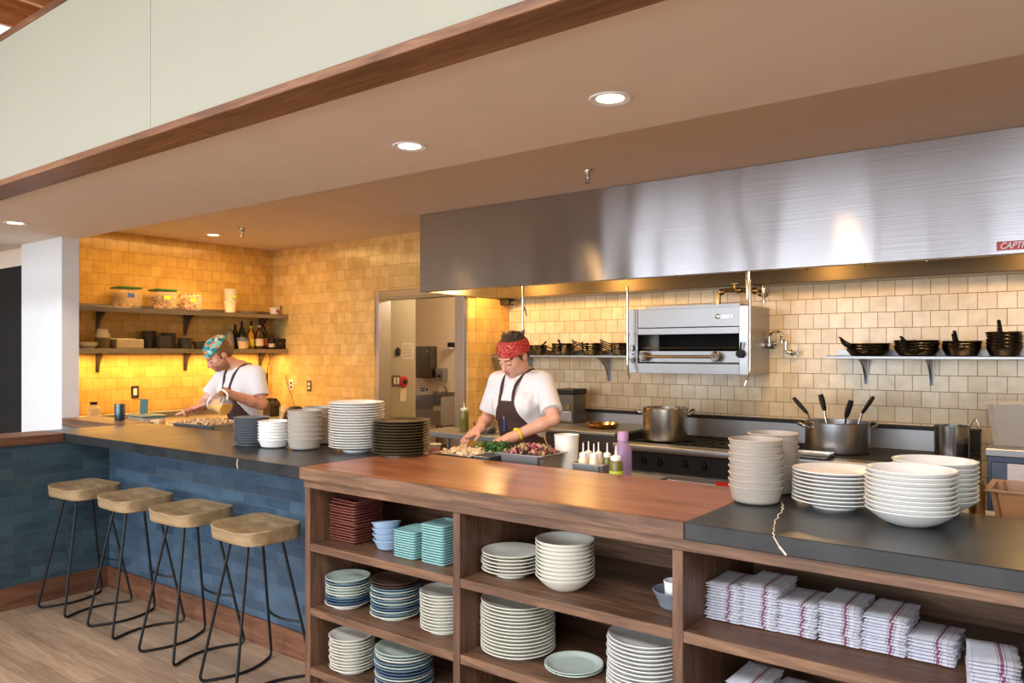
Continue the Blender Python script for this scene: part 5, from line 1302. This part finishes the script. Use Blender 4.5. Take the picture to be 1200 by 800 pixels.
# ================================================================ PEOPLE
class Field:
    """signed distances on a grid; round cones and ellipsoids melt into one surface"""
    def __init__(s, lo, hi, h):
        s.lo = np.array(lo, np.float32); s.h = h
        s.n = np.ceil((np.array(hi) - np.array(lo)) / h).astype(int) + 1
        s.ax = [s.lo[i] + h * np.arange(s.n[i], dtype=np.float32) for i in range(3)]
        s.f = {}
    def layer(s, k):
        if k not in s.f: s.f[k] = np.full(tuple(s.n), .2, np.float32)
        return s.f[k]
    def _win(s, lo, hi, pad):
        a = np.clip(((np.array(lo) - pad - s.lo) / s.h).astype(int), 0, s.n - 1); b = np.clip(((np.array(hi) + pad - s.lo) / s.h).astype(int) + 2, 1, s.n)
        sl = tuple(slice(a[i], b[i]) for i in range(3))
        return sl, s.ax[0][sl[0]][:, None, None], s.ax[1][sl[1]][None, :, None], s.ax[2][sl[2]][None, None, :]
    def _merge(s, k, sl, d, blend, mode):
        F = s.layer(k); A = F[sl]
        if mode == 'add':
            if blend > 0:
                t = np.clip(.5 + .5 * (A - d) / blend, 0, 1); F[sl] = A * (1 - t) + d * t - blend * t * (1 - t)
            else: F[sl] = np.minimum(A, d)
        else:
            t = np.clip(.5 - .5 * (A + d) / max(blend, 1e-4), 0, 1); F[sl] = A * (1 - t) - d * t + blend * t * (1 - t)
    def cone(s, k, a, b, ra, rb, blend=.02, mode='add'):
        a, b = np.array(a, float), np.array(b, float); r = max(ra, rb)
        sl, X, Y, Z = s._win(np.minimum(a, b) - r, np.maximum(a, b) + r, blend + .03)
        ab = b - a; L = max(float(ab @ ab), 1e-9)
        t = np.clip(((X - a[0]) * ab[0] + (Y - a[1]) * ab[1] + (Z - a[2]) * ab[2]) / L, 0, 1)
        d = np.sqrt((X - a[0] - t * ab[0]) ** 2 + (Y - a[1] - t * ab[1]) ** 2 + (Z - a[2] - t * ab[2]) ** 2) - (ra + t * (rb - ra))
        s._merge(k, sl, d.astype(np.float32), blend, mode)
    def ell(s, k, c, r, rot=None, blend=.02, mode='add'):
        c = np.array(c, float); r = np.array(r, float); m = r.max()
        sl, X, Y, Z = s._win(c - m, c + m, blend + .03)
        x, y, z = X - c[0], Y - c[1], Z - c[2]
        if rot is not None:
            Q = np.array(rot.to_3x3().transposed())
            x, y, z = (Q[0, 0] * x + Q[0, 1] * y + Q[0, 2] * z, Q[1, 0] * x + Q[1, 1] * y + Q[1, 2] * z, Q[2, 0] * x + Q[2, 1] * y + Q[2, 2] * z)
        k0 = np.sqrt((x / r[0]) ** 2 + (y / r[1]) ** 2 + (z / r[2]) ** 2); k1 = np.sqrt((x / r[0] ** 2) ** 2 + (y / r[1] ** 2) ** 2 + (z / r[2] ** 2) ** 2)
        d = k0 * (k0 - 1) / np.maximum(k1, 1e-6)
        s._merge(k, sl, d.astype(np.float32), blend, mode)
    def plane(s, k, p, n):
        """keep the side the normal points away from"""
        n = np.array(n, float); n /= np.linalg.norm(n); p = np.array(p, float)
        d = ((s.ax[0][:, None, None] - p[0]) * n[0] + (s.ax[1][None, :, None] - p[1]) * n[1] + (s.ax[2][None, None, :] - p[2]) * n[2]).astype(np.float32)
        s.f[k] = np.maximum(s.f[k], d)
    def at(s, k, p):
        g = (np.array(p) - s.lo) / s.h; i = np.clip(np.floor(g).astype(int), 0, s.n - 2); t = g - i; F = s.f[k]; v = 0
        for dx in (0, 1):
            for dy in (0, 1):
                for dz in (0, 1):
                    v += F[i[0] + dx, i[1] + dy, i[2] + dz] * (t[0] if dx else 1 - t[0]) * (t[1] if dy else 1 - t[1]) * (t[2] if dz else 1 - t[2])
        return float(v)
    def project(s, k, p, off):
        p = np.array(p, float); e = s.h
        for _ in range(8):
            v = s.at(k, p) - off
            g = np.array([s.at(k, p + e * np.eye(3)[i]) - s.at(k, p - e * np.eye(3)[i]) for i in range(3)]) / (2 * e)
            L = np.linalg.norm(g)
            if L < 1e-4: break
            p = p - v * g / max(L * L, .2)
        return p
    def mesh(s, k, name, mats, origin, parent=None, pick=None, smooth=2):
        F = s.f[k]; I = F < 0
        n = [x - 1 for x in F.shape]
        cnt = np.zeros(n, np.int8); corners = [(a, b, c) for a in (0, 1) for b in (0, 1) for c in (0, 1)]
        for a, b, c in corners: cnt += I[a:a + n[0], b:b + n[1], c:c + n[2]]
        act = np.argwhere((cnt > 0) & (cnt < 8)); del cnt
        ids = np.full(n, -1, np.int32); ids[act[:, 0], act[:, 1], act[:, 2]] = np.arange(len(act))
        pos = np.zeros((len(act), 3)); num = np.zeros(len(act))
        V = {c: F[act[:, 0] + c[0], act[:, 1] + c[1], act[:, 2] + c[2]].astype(float) for c in corners}
        for c in corners:
            for ax in range(3):
                if c[ax]: continue
                e = list(c); e[ax] = 1; v0, v1 = V[c], V[tuple(e)]; m = (v0 < 0) != (v1 < 0)
                t = np.where(m, v0 / np.where(m, v0 - v1, 1), 0)
                q = np.tile(np.array(c, float), (len(act), 1)); q[:, ax] += t
                pos[m] += q[m]; num[m] += 1
        P = (act + pos / num[:, None]) * s.h + s.lo
        quads = []
        for ax in range(3):
            a1, a2 = (ax + 1) % 3, (ax + 2) % 3
            sl0 = [slice(None)] * 3; sl1 = [slice(None)] * 3; sl0[ax] = slice(0, -1); sl1[ax] = slice(1, None)
            A, B = I[tuple(sl0)], I[tuple(sl1)]
            ed = np.argwhere(A != B); ed = ed[(ed[:, a1] > 0) & (ed[:, a2] > 0) & (ed[:, a1] < n[a1]) & (ed[:, a2] < n[a2])]
            fl = A[ed[:, 0], ed[:, 1], ed[:, 2]]
            def cell(d1, d2):
                c = ed.copy(); c[:, a1] -= d1; c[:, a2] -= d2; return ids[c[:, 0], c[:, 1], c[:, 2]]
            q = np.stack([cell(1, 1), cell(0, 1), cell(0, 0), cell(1, 0)], 1)
            q[~fl] = q[~fl][:, ::-1]; quads.append(q)
        Q = np.concatenate(quads); Q = Q[(Q >= 0).all(1)]
        for _ in range(smooth):
            acc = np.zeros_like(P); w = np.zeros(len(P))
            for i in range(4):
                j = (i + 1) % 4
                np.add.at(acc, Q[:, i], P[Q[:, j]]); np.add.at(w, Q[:, i], 1); np.add.at(acc, Q[:, j], P[Q[:, i]]); np.add.at(w, Q[:, j], 1)
            P = P * .5 + .5 * acc / np.maximum(w, 1)[:, None]
        me = bpy.data.meshes.new(name); me.from_pydata((P - np.array(origin)).tolist(), [], Q.tolist())
        me.polygons.foreach_set('use_smooth', np.ones(len(Q), bool))
        for m in (mats if isinstance(mats, list) else [mats]): me.materials.append(m)
        if pick is not None:
            me.polygons.foreach_set('material_index', pick(P[Q].mean(1)).astype(np.int32))
        me.update()
        o = bpy.data.objects.new(name, me); COL.objects.link(o)
        if parent is not None: o.parent = parent
        else: o.location = origin
        return o

def hand(F, k, wrist, d, n, side, curl=35, spread=.0, scale=1.0):
    """palm, four fingers and a thumb; d = fingers' direction, n = back of the hand, side = thumb side"""
    d, n, side = Vector(d).normalized(), Vector(n).normalized(), Vector(side).normalized(); w = Vector(wrist); S_ = scale
    rot = Matrix((side, d, n)).transposed()
    F.ell(k, w + d * .048 * S_, (.040 * S_, .054 * S_, .0165 * S_), rot, .018)
    F.cone(k, w - d * .02, w + d * .02, .026 * S_, .024 * S_, .02)
    for i, (o_, L) in enumerate([(.031, .068), (.0105, .076), (-.0105, .071), (-.031, .056)]):
        p = w + d * (.088 - .006 * (i == 3) - .004 * (i == 0)) * S_ + side * o_ * S_; dr = (d + side * (o_ * (2.2 + spread))).normalized(); a = R(curl * .5)
        q0 = p - dr * .015
        for j, (f, r0, r1) in enumerate([(.45, .0092, .0086), (.32, .0086, .0080), (.23, .0080, .0068)]):
            dd = (dr * math.cos(a) - n * math.sin(a)).normalized(); q1 = q0 + dd * (L * f * S_ + (.015 if j == 0 else 0))
            F.cone(k, q0, q1, r0 * S_, r1 * S_, .004); q0 = q1; a += R(curl * (.75 + .1 * i))
    p = w + d * .022 * S_ + side * .028 * S_; t1 = (d * .62 + side * .72 - n * .30).normalized(); t2 = (d * .95 + side * .12 - n * .35).normalized()
    F.cone(k, w + d * .015 + side * .01, p + t1 * .038 * S_, .016 * S_, .0115 * S_, .012); F.cone(k, p + t1 * .038 * S_, p + t1 * .038 * S_ + t2 * .034 * S_, .0105 * S_, .0085 * S_, .004)

def person(name_label, hip, sh_r, sh_l, el_r, wr_r, el_l, wr_l, head_c, head_rot, hands, male, skin, hairm, headgear_m, apron_m, shirt_m, trouser_m, h=.0045):
    cx = (sh_r.x + sh_l.x) / 2; cy = (sh_r.y + sh_l.y) / 2; sz = (sh_r.z + sh_l.z) / 2
    hx, hy, hz = hip
    pts = [sh_r, sh_l, el_r, wr_r, el_l, wr_l, head_c]
    lo = (min(p.x for p in pts) - .22, min(p.y for p in pts) - .24, -.01); hi = (max(p.x for p in pts) + .22, max(cy, hy) + .26, head_c.z + .22)
    F = Field(lo, hi, h); B = 'body'; K = 1.06 if male else .97
    ch = Vector((cx, cy, sz - .13)); ab = Vector(((cx + hx) / 2, (cy + hy) / 2, (sz + hz) / 2 - .03)); hp = Vector(hip)
    def torso(k, g):
        F.ell(k, ch, (.158 * K + g, .108 * K + g, .175 + g), None, .05)
        F.ell(k, ab, (.142 * K + g, .104 * K + g, .17 + g), None, .06)
        F.ell(k, hp, (.170 + g, .122 + g, .14 + g), None, .06)
        a, b = sh_r.lerp(sh_l, .14), sh_r.lerp(sh_l, .86)
        F.cone(k, a, b, .052 + g, .052 + g, .06)
        F.cone(k, ch + Vector((0, .02, .10)), Vector((cx, cy + .012, sz + .055)), .075 + g, .052 + g * .6, .05)
    torso(B, 0)
    if not male:
        for s in (-1, 1): F.ell(B, ch + Vector((s * .072, -.085, -.01)), (.058, .048, .058), None, .04)
    # head and face in the head's own frame: x right, -y forward, z up
    H = Matrix.Translation(head_c) @ head_rot.to_4x4(); hp_ = lambda x, y, z: H @ Vector((x, y, z))
    F.cone(B, Vector((cx, cy + .012, sz + .02)), hp_(0, .022, -.06), .054 * K, .050 * K, .035)
    E = lambda c, r, bl=.02, mode='add', k=B: F.ell(k, hp_(*c), r, head_rot, bl, mode)
    E((0, .018, .030), (.074, .094, .086)); E((0, -.030, -.045), (.059, .066, .080), .03)
    E((0, -.060, -.098), (.032 if male else .027, .028, .022), .025)
    for s in (-1, 1):
        E((s * .040, -.050, -.034), (.028, .030, .028), .02); E((s * .050, -.005, -.075), (.022, .045, .03), .03)
        E((s * .077, .014, -.018), (.009, .022, .031), .008)
    E((0, -.083, .012), (.052, .014, .010), .018)
    for s in (-1, 1):
        E((s * .031, -.100, -.012), (.020, .018, .013), .012, 'sub'); E((s * .031, -.0805, -.013), (.0150, .0125, .0125), .004)
    F.cone(B, hp_(0, -.088, -.004), hp_(0, -.112, -.046), .0085, .0125, .014)
    for s in (-1, 1): E((s * .012, -.098, -.049), (.009, .011, .008), .006)
    E((0, -.090, -.069), (.022, .013, .0058), .005); E((0, -.088, -.0815), (.020, .0125, .0065), .005)
    # arms
    for k, (a, b, c) in (('r', (sh_r, el_r, wr_r)), ('l', (sh_l, el_l, wr_l))):
        F.cone(B, a, a.lerp(b, .5), .050 * K, .046 * K, .035); F.cone(B, a.lerp(b, .4), b, .046 * K, .038 * K, .02)
        m = b.lerp(c, .3); F.cone(B, b, m, .038 * K, .040 * K, .015); F.cone(B, m, c, .040 * K, .0265 * K, .015)
    for hd in hands: hand(F, B, *hd)
    # legs and shoes
    feet = []
    for s in (-1, 1):
        hj = hp + Vector((s * .095, 0, -.03)); kn = Vector((hx + s * .105, hy - .015, .50)); an = Vector((hx + s * .11, hy + .03, .09)); to = Vector((hx + s * .13, hy - .13, .045))
        F.cone(B, hj, kn, .085, .058, .04); F.cone(B, kn, an, .058, .042, .02); F.cone(B, an + Vector((0, .02, -.035)), to, .045, .036, .03)
        feet.append((hj, kn, an, to))
    base_ = (hx, hy, 0.0)
    iH = np.array(H.inverted())
    def loc(C): return C @ iH[:3, :3].T + iH[:3, 3]
    def pick(C):
        q = loc(C); x, y, z = np.abs(q[:, 0]), q[:, 1], q[:, 2]; out = np.zeros(len(C))
        front = (y < -.045) & (np.abs(q).max(1) < .16)
        lip = front & (x < .021 - np.abs(z + .0755) * .5) & (z > -.088) & (z < -.0640) & (y < -.080)
        brow = front & (np.abs(z - .010 - .10 * (x - .03) * (x < .03)) < .0045) & (x > .012) & (x < .050)
        lash = front & (np.abs(z + .0205 - .0) < .0032) & (np.abs(x - .031) < .0155) & (y < -.066)
        if male:
            beard = (y < .012) & (y > -.2) & (z < -.064 + .55 * np.clip(y + .045, 0, 1)) & (z > -.135) & (x < .085) & ~lip & (np.abs(q).max(1) < .17)
            beard |= front & (z < -.056) & (z > -.066) & (x < .030) & (y < -.076)
            beard &= ~(front & (np.abs(z + .0755) < .012) & (x < .026))
            out[beard] = 2
        out[lip] = 1; out[brow] = 2; out[lash] = 3
        return out
    lipm = flat('lips_' + ('m' if male else 'f'), (188, 112, 100), .5); lashm = flat('lashes', (60, 40, 34), .6)
    beardm = flat('beard_hair', (158, 106, 76), .8, var=.2) if male else hairm
    # trousers, shirt, apron cut from swollen copies of the body
    T = 'trousers'
    F.ell(T, hp, (.182, .134, .15), None, .06)
    for hj, kn, an, to in feet: F.cone(T, hj, kn, .098, .072, .04); F.cone(T, kn, an, .072, .062, .02)
    F.plane(T, hp + Vector((0, 0, .04)), (0, 0, 1)); F.plane(T, (0, 0, .055), (0, 0, -1))
    W = 'shoes'
    for hj, kn, an, to in feet: F.cone(W, an + Vector((0, .025, -.04)), to, .054, .046, .03)
    F.plane(W, (0, 0, .002), (0, 0, -1)); F.plane(W, (0, 0, .075), (0, 0, 1))
    Sh = 'shirt'
    for k, (a, b) in (('r', (sh_r, el_r)), ('l', (sh_l, el_l))):
        e = a.lerp(b, .80 if not male else .72); n = (b - a).normalized()
        F.cone(Sh, a, e + n * .05, .060 * K, .068 * K, .03); F.plane(Sh, e, n)
        # cutting plane must only touch this sleeve
        if k == 'r': keep = F.f.pop(Sh)
        else: F.f[Sh] = np.minimum(F.f[Sh], keep)
    torso(Sh, .013)
    if not male:
        for s in (-1, 1): F.ell(Sh, ch + Vector((s * .072, -.085, -.01)), (.068, .058, .068), None, .05)
    for i in range(7):
        rng = random.Random(i + 40 * male); p = ch + Vector((rng.uniform(-.15, .15), -.09, rng.uniform(-.2, .08)))
        q = F.project(Sh, p, 0); F.cone(Sh, q, q + np.array([rng.uniform(-.07, .07), 0, rng.uniform(-.12, .12)]), .005, .002, .03)
    F.plane(Sh, Vector((cx, cy, sz + .068)), (0, -.28, .96)); F.plane(Sh, hp + Vector((0, 0, -.08)), (0, 0, -1))
    for s in (-1, 1):   # collar leaves
        F.cone(Sh, (cx + s * .052, cy + .0, sz + .062), (cx + s * .016, cy - .088, sz + .016), .016, .010, .008)
        F.cone(Sh, (cx + s * .016, cy - .088, sz + .016), (cx + s * .040, cy - .104, sz - .012), .010, .007, .008)
        F.cone(Sh, (cx + s * .052, cy, sz + .062), (cx + s * .03, cy + .065, sz + .072), .016, .016, .008)
    A = 'apron'
    F.f[A] = F.f[Sh] - .007
    for hj, kn, an, to in feet: F.cone(A, hj, kn, .118, .13, .06)
    zt = sz - .105; zw = sz - .36
    Xa, Ya, Za = F.ax[0][:, None, None], F.ax[1][None, :, None], F.ax[2][None, None, :]
    wz = np.clip(.052 + (zt - Za) * .42, .045, .30); u = np.clip((sz - Za) / (sz - hz), 0, 1)
    mx = cx + (hx - cx) * u; my = cy + (hy - cy) * u
    d = np.maximum(np.abs(Xa - mx) - wz, np.maximum(Za - zt, .52 - Za)); d = np.maximum(d, Ya - (my + .005 + .06 * np.clip((zw - Za) / .1, 0, 1)))
    F.f[A] = np.maximum(F.f[A], d.astype(np.float32))
    body = F.mesh(B, 'person', [skin, lipm, beardm if male else hairm, lashm], base_, pick=pick)
    tag(body, name_label, 'person')
    F.mesh(T, 'trousers', trouser_m, base_, body); F.mesh(W, 'shoes', M['black_rubber'], base_, body)
    F.mesh(Sh, 'shirt', shirt_m, base_, body); ap = F.mesh(A, 'apron', apron_m, base_, body, smooth=1)
    for s in (-1, 1):
        pp = [(cx + s * .048, cy - .20, zt - .012), (cx + s * .058, cy - .16, zt + .05), (cx + s * .066, cy - .11, sz + .02), (cx + s * .066, cy - .03, sz + .07), (cx + s * .05, cy + .05, sz + .075)]
        pr = [F.project(Sh, p, .004) for p in pp]
        MB().tube([p - Vector(base_) for p in bez([Vector(p) for p in pr], 6)], .0095, 8, squash=(1, .6)).build('apron_strap', apron_m, ap)
    # hair and headgear on the skull
    Ha = 'hair'
    def skull(k, g): F.ell(k, hp_(0, .018, .030), (.074 + g, .094 + g, .086 + g), head_rot, .0)
    v = lambda x, y, z: head_rot.to_3x3() @ Vector((x, y, z))
    skull(Ha, .009)
    F.ell(Ha, hp_(0, .058, -.02), (.066, .055, .06), head_rot, .03)
    if male:
        F.plane(Ha, hp_(0, -.012, 0), v(0, -1, -.25)); F.plane(Ha, hp_(0, .05, -.062), v(0, .1, -1))
        for s in (-1, 1): F.cone(Ha, hp_(s * .071, -.012, .02), hp_(s * .069, -.014, -.03), .010, .006, .01)
        F.mesh(Ha, 'hair', hairm, base_, body)
        G = 'cap'; skull(G, .017); F.cone(G, hp_(0, .10, .045), hp_(0, .085, .09), .03, .03, .04)
        F.plane(G, hp_(0, -.07, .028), v(0, .30, -1)); F.mesh(G, 'patterned_cap', headgear_m, base_, body)
    else:
        F.plane(Ha, hp_(0, -.055, .065), v(0, -1, -.45)); F.plane(Ha, hp_(0, .05, -.075), v(0, .2, -1))
        rg = random.Random(12)
        for i in range(26):
            an = rg.uniform(0, 6.28); rr = rg.uniform(.0, .05); x0, y0 = rr * math.cos(an), .012 + rr * math.sin(an)
            F.cone(Ha, hp_(x0, y0, .098), hp_(x0 * 1.35 + rg.uniform(-.012, .012), y0 + rg.uniform(-.004, .030), .124 + rg.uniform(-.006, .012)), .017, .005, .006)
        for (x, y, z, r) in ((0, .03, .098, .030), (.01, .065, .085, .032)):
            F.ell(Ha, hp_(x, y, z), (r * 1.25, r * 1.3, r * .85), head_rot, .02)
        for s in (-1, 1): F.cone(Ha, hp_(s * .072, -.005, .02), hp_(s * .068, .0, -.035), .009, .005, .01)
        F.mesh(Ha, 'hair', hairm, base_, body)
        G = 'headband'; skull(G, .0165); F.plane(G, hp_(0, -.05, .108), v(0, .30, 1)); F.plane(G, hp_(0, -.07, .020), v(0, -.18, -1))
        F.mesh(G, 'headband', headgear_m, base_, body)
    return body, F

def cloth(name, rgb, var=.05):
    t = NT(name); c = lin(rgb); v = t.noise(t.coords(), 260, 2); f = t.noise(t.coords(), 14, 3)
    t.set(Base_Color=t.ramp(v, [(.3, tuple(x * (1 - var) for x in c)), (.7, c)]), Roughness=.9); t.bump(f, .25, .012); return t.m
def skin_mat(name, rgb):
    t = NT(name); c = lin(rgb); f = t.noise(t.coords(), 30, 3)
    t.set(Base_Color=t.ramp(f, [(.3, tuple(x * .93 for x in c)), (.7, c)]), Roughness=.5, Subsurface_Weight=.08, Subsurface_Radius=[.012, .004, .002]); return t.m
def bandana():
    t = NT('red_bandana'); w = t.coords(scale=(1, 1, 1)); n = t.noise(w, 60, 4, .7, 2.5)
    t.set(Base_Color=t.ramp(n, [(.44, lin((186, 26, 34))), (.56, lin((196, 40, 42))), (.60, lin((236, 196, 160))), (.66, lin((190, 36, 40)))]), Roughness=.85); return t.m
def capmat():
    t = NT('patterned_cap_cloth'); vo = t.n('ShaderNodeTexVoronoi'); vo.inputs['Scale'].default_value = 38; t.l(t.coords(), vo.inputs['Vector'])
    sp = t.n('ShaderNodeSeparateColor'); t.l(vo.outputs['Color'], sp.inputs[0])
    r = t.ramp(sp.outputs[0], [(0, lin((40, 140, 150))), (.3, lin((130, 205, 190))), (.55, lin((60, 120, 130))), (.7, lin((226, 130, 60))), (.8, lin((150, 215, 190))), (.95, lin((230, 225, 200)))])
    r.node.color_ramp.interpolation = 'CONSTANT'; t.set(Base_Color=r, Roughness=.85); return t.m
WHITE_S = cloth('white_shirt_cloth', (228, 224, 224), .03); APR = cloth('brown_apron_cloth', (74, 50, 44), .12); TRO = cloth('dark_trouser_cloth', (40, 40, 46), .1)
# ---- cook with the red headband
f_sk = skin_mat('skin_fair', (222, 166, 140)); f_hair = flat('brown_hair', (72, 50, 36), .6, var=.3, nscale=60)
Wx = -2.79
sr, sl = Vector((Wx - .165, 3.735, 1.415)), Vector((Wx + .165, 3.765, 1.415))
er, wr = Vector((-3.03, 3.72, 1.185)), at_y(561, 503, 3.50)
elb, wl = Vector((-2.475, 3.64, 1.215)), at_y(600, 512, 3.45)
hr = Euler((R(30), R(4), R(-4))).to_matrix()
dr = (Vector((-3.02, 3.33, 1.03)) - wr).normalized(); dl = (Vector((-2.86, 3.27, 1.05)) - wl).normalized()
hands = [(wr, dr, (-.1, -.35, .93), (.95, -.2, .1), 42), (wl, dl, (-.1, -.35, .93), (-.75, .55, .1), 34)]
woman, FW = person('person in a red patterned headband, white shirt and brown apron, looking down, preparing food', (Wx + .0, 3.80, .94), sr, sl, er, wr, elb, wl, Vector((Wx + .005, 3.665, 1.585)), hr, hands, False, f_sk, f_hair, bandana(), APR, WHITE_S, TRO)
wb = Vector((Wx, 3.80, 0)); a = (wl - elb).normalized(); c = wl - a * .045
MB().tube([c + (Matrix.Rotation(R(k * 24), 3, a) @ a.orthogonal().normalized()) * .0305 - wb for k in range(15)], .008, 8, closed=True).ball(c + Vector((-.006, -.022, .026)) - wb, (.017, .017, .010)).build('wrist_band', flat('yellow_band', (236, 200, 40), .5), woman)
p = FW.project('apron', (Wx - .03, 3.60, 1.17), .004); pn = thing('pen', 'blue pen clipped to the front of the brown apron', 'pen', p)
MB().tube([(0, 0, -.055), (0, -.002, .05)], .0055, 8).build('barrel', flat('blue_pen', (50, 84, 150), .35), pn); MB().tube([(0, -.002, .05), (0, -.002, .062)], .006, 8).box(-.002, .002, -.010, -.006, .02, .06).build('pen_cap', flat('pen_cap', (180, 190, 210), .3), pn)
# ---- cook with the patterned cap
m_sk = skin_mat('skin_ruddy', (214, 154, 124)); m_hair = flat('light_brown_hair', (120, 84, 54), .6, var=.3, nscale=60)
Mx_ = -5.44
sr, sl = Vector((Mx_ - .185, 3.56, 1.425)), Vector((Mx_ + .185, 3.60, 1.425))
er, wr = Vector((-5.70, 3.42, 1.185)), at_y(231, 479.5, 3.17)
elb, wl = Vector((-5.175, 3.585, 1.19)), at_y(265, 460, 3.30)
hr = Euler((R(34), R(2), R(-12))).to_matrix()
grip = at_y(255, 459, 3.22)
dr = (at_y(219, 478.5, 3.08) - wr).normalized(); dl = (grip - wl).normalized()
hands = [(wr, dr, (-.2, -.3, .93), (.5, -.6, .1), 60), (wl, dl, (.05, -.3, .95), (-.9, -.1, -.2), 48)]
man, FM = person('person in a patterned teal cap, white shirt and brown apron, pouring from a pitcher', (Mx_, 3.66, .94), sr, sl, er, wr, elb, wl, Vector((Mx_ - .075, 3.425, 1.582)), hr, hands, True, m_sk, m_hair, capmat(), APR, WHITE_S, TRO)
# ---- pitcher he pours from
b0, b1 = at_y(266, 478.5, 3.21), at_y(241, 463, 3.17)
ax = (b1 - b0).normalized(); t = thing('pitcher', 'clear pitcher of yellow liquid tilted in the capped cook\'s hand', 'pitcher', b0)
q = ax.to_track_quat('Z', 'Y').to_matrix().to_4x4(); L = .185
MB().lathe([(0, 0), (.056, 0), (.062, .008), (.068, L * .7), (.066, L * .86), (.074, L), (.071, L), (.063, L * .86), (.064, .012), (0, .006)], 36, M=q).build('pitcher_body', M['pitcher_clear'], t)
MB().lathe([(.0665, L * .66), (.0705, L * .66), (.071, L * .72), (.068, L * .72)], 36, M=q).build('rim_band', M['white_plastic'], t)
liq = bmesh.new(); bmesh.ops.create_cone(liq, cap_ends=True, segments=32, radius1=.054, radius2=.060, depth=.13); bmesh.ops.transform(liq, matrix=q @ Matrix.Translation((0, 0, .075)), verts=liq.verts)
bmesh.ops.bisect_plane(liq, geom=liq.verts[:] + liq.edges[:] + liq.faces[:], plane_co=(0, 0, .030), plane_no=(0, 0, 1), clear_outer=True)
bmesh.ops.holes_fill(liq, edges=[e for e in liq.edges if e.is_boundary])
b = MB(); b._add(liq); b.build('yellow_liquid', flat('egg_yellow', (246, 190, 10), .25), t)
up = (Vector((0, 0, 1)) - ax * ax.z).normalized()
MB().tube(bez([ax * .02 + up * .062, ax * .04 + up * .10, ax * .10 + up * .105, ax * .135 + up * .068], 6), .008, 8).build('handle', M['white_plastic'], t)
# ================================================================ LIGHT AND CAMERA
def spot(name, loc, col, power, size=95, blend=.6, rad=.05, to=None):
    l = bpy.data.lights.new(name, 'SPOT'); l.color = col; l.energy = power; l.spot_size = R(size); l.spot_blend = blend; l.shadow_soft_size = rad
    o = bpy.data.objects.new(name, l); COL.objects.link(o); o.location = loc
    if to is not None: o.rotation_euler = (Vector(to) - Vector(loc)).to_track_quat('-Z', 'Y').to_euler()
    return o
def area(name, loc, rot, col, power, sx, sy, spread=180):
    l = bpy.data.lights.new(name, 'AREA'); l.color = col; l.energy = power; l.shape = 'RECTANGLE'; l.size = sx; l.size_y = sy; l.spread = R(spread)
    o = bpy.data.objects.new(name, l); COL.objects.link(o); o.location = loc; o.rotation_euler = rot; return o
def point(name, loc, col, power, rad=.04):
    l = bpy.data.lights.new(name, 'POINT'); l.color = col; l.energy = power; l.shadow_soft_size = rad
    o = bpy.data.objects.new(name, l); COL.objects.link(o); o.location = loc; return o
WARM = (1.0, .68, .36); AMBER = (1.0, .58, .18); DAY = (.86, .93, 1.0); SOFTW = (1.0, .78, .55)
for x0, x1 in wx:
    area('window_daylight', ((x0 + x1) / 2, WY - .2, 2.2), (R(90), 0, 0), DAY, 84 * (x1 - x0), x1 - x0, 3.5)
for k in SKYL_AND_FILL:
    area('skylight_and_fill_light', ((k[0] + k[1]) / 2, (k[2] + k[3]) / 2, 4.62), (0, 0, 0), DAY, 52 * (k[1] - k[0]) * (k[3] - k[2]), k[1] - k[0], k[3] - k[2])  # corner skylight light, plus added fill through the unseen roof openings
for p, e in zip(DL, (34, 34, 22, 46)):
    spot('downlight_lamp', p - Vector((0, 0, .03)), WARM, e, 115, .7, .04)
# strip lamp under the lower shelf, lamps in the hood
area('shelf_strip_lamp', (-7.40, 4.15, 1.572), (0, 0, 0), AMBER, 26, .04, 2.3)
for x, e in ((-4.3, 22), (-3.4, 18), (-1.6, 10), (-.3, 10)): point('hood_lamp', (x, 5.40, 2.22), AMBER, e, .05)
for x in (-3.6, -1.9, -.6): spot('hood_task_lamp', (x, 5.2, 2.30), WARM, 22, 130, .8, .06)
for x, y, e in ((-6.4, 4.0, 24), (-4.9, 4.0, 26), (-3.4, 4.0, 50), (-1.4, 4.0, 50)): spot('kitchen_fill', (x, y, 2.74), (1.0, .58, .22), e, 140, .8, .06)  # added warm fill without fixtures, also streaks the hood
area('kitchen_fill', (-6.9, 4.1, 2.745), (0, 0, 0), AMBER, 20, .5, 1.6)  # added amber fill to brighten the tiled corner
point('washroom_lamp', (-5.2, 6.6, 2.4), SOFTW, 46, .12)
w = bpy.data.worlds.new('sky'); SC.world = w; w.use_nodes = True
bg = w.node_tree.nodes['Background']; bg.inputs[0].default_value = (.86, .93, 1.0, 1); bg.inputs[1].default_value = 1.2

cam = bpy.data.cameras.new('camera'); co = bpy.data.objects.new('camera', cam); COL.objects.link(co)
co.location = (0, 0, EYE)
co.rotation_euler = (R(90), 0, math.atan2(RY, RX))
cam.sensor_fit = 'HORIZONTAL'; cam.sensor_width = 36; cam.lens = FPX / 1200 * 36
cam.shift_y = (HY - 400) / 1200
cam.clip_start = .05
SC.camera = co
SC.view_settings.view_transform = 'Standard'; SC.view_settings.look = 'None'
SC.view_settings.gamma = 1; SC.view_settings.use_curve_mapping = False; SC.view_settings.exposure = 0
SC.cycles.use_denoising = True
SC.cycles.max_bounces = 10; SC.cycles.diffuse_bounces = 5; SC.cycles.transparent_max_bounces = 16
SC.cycles.sample_clamp_indirect = 6
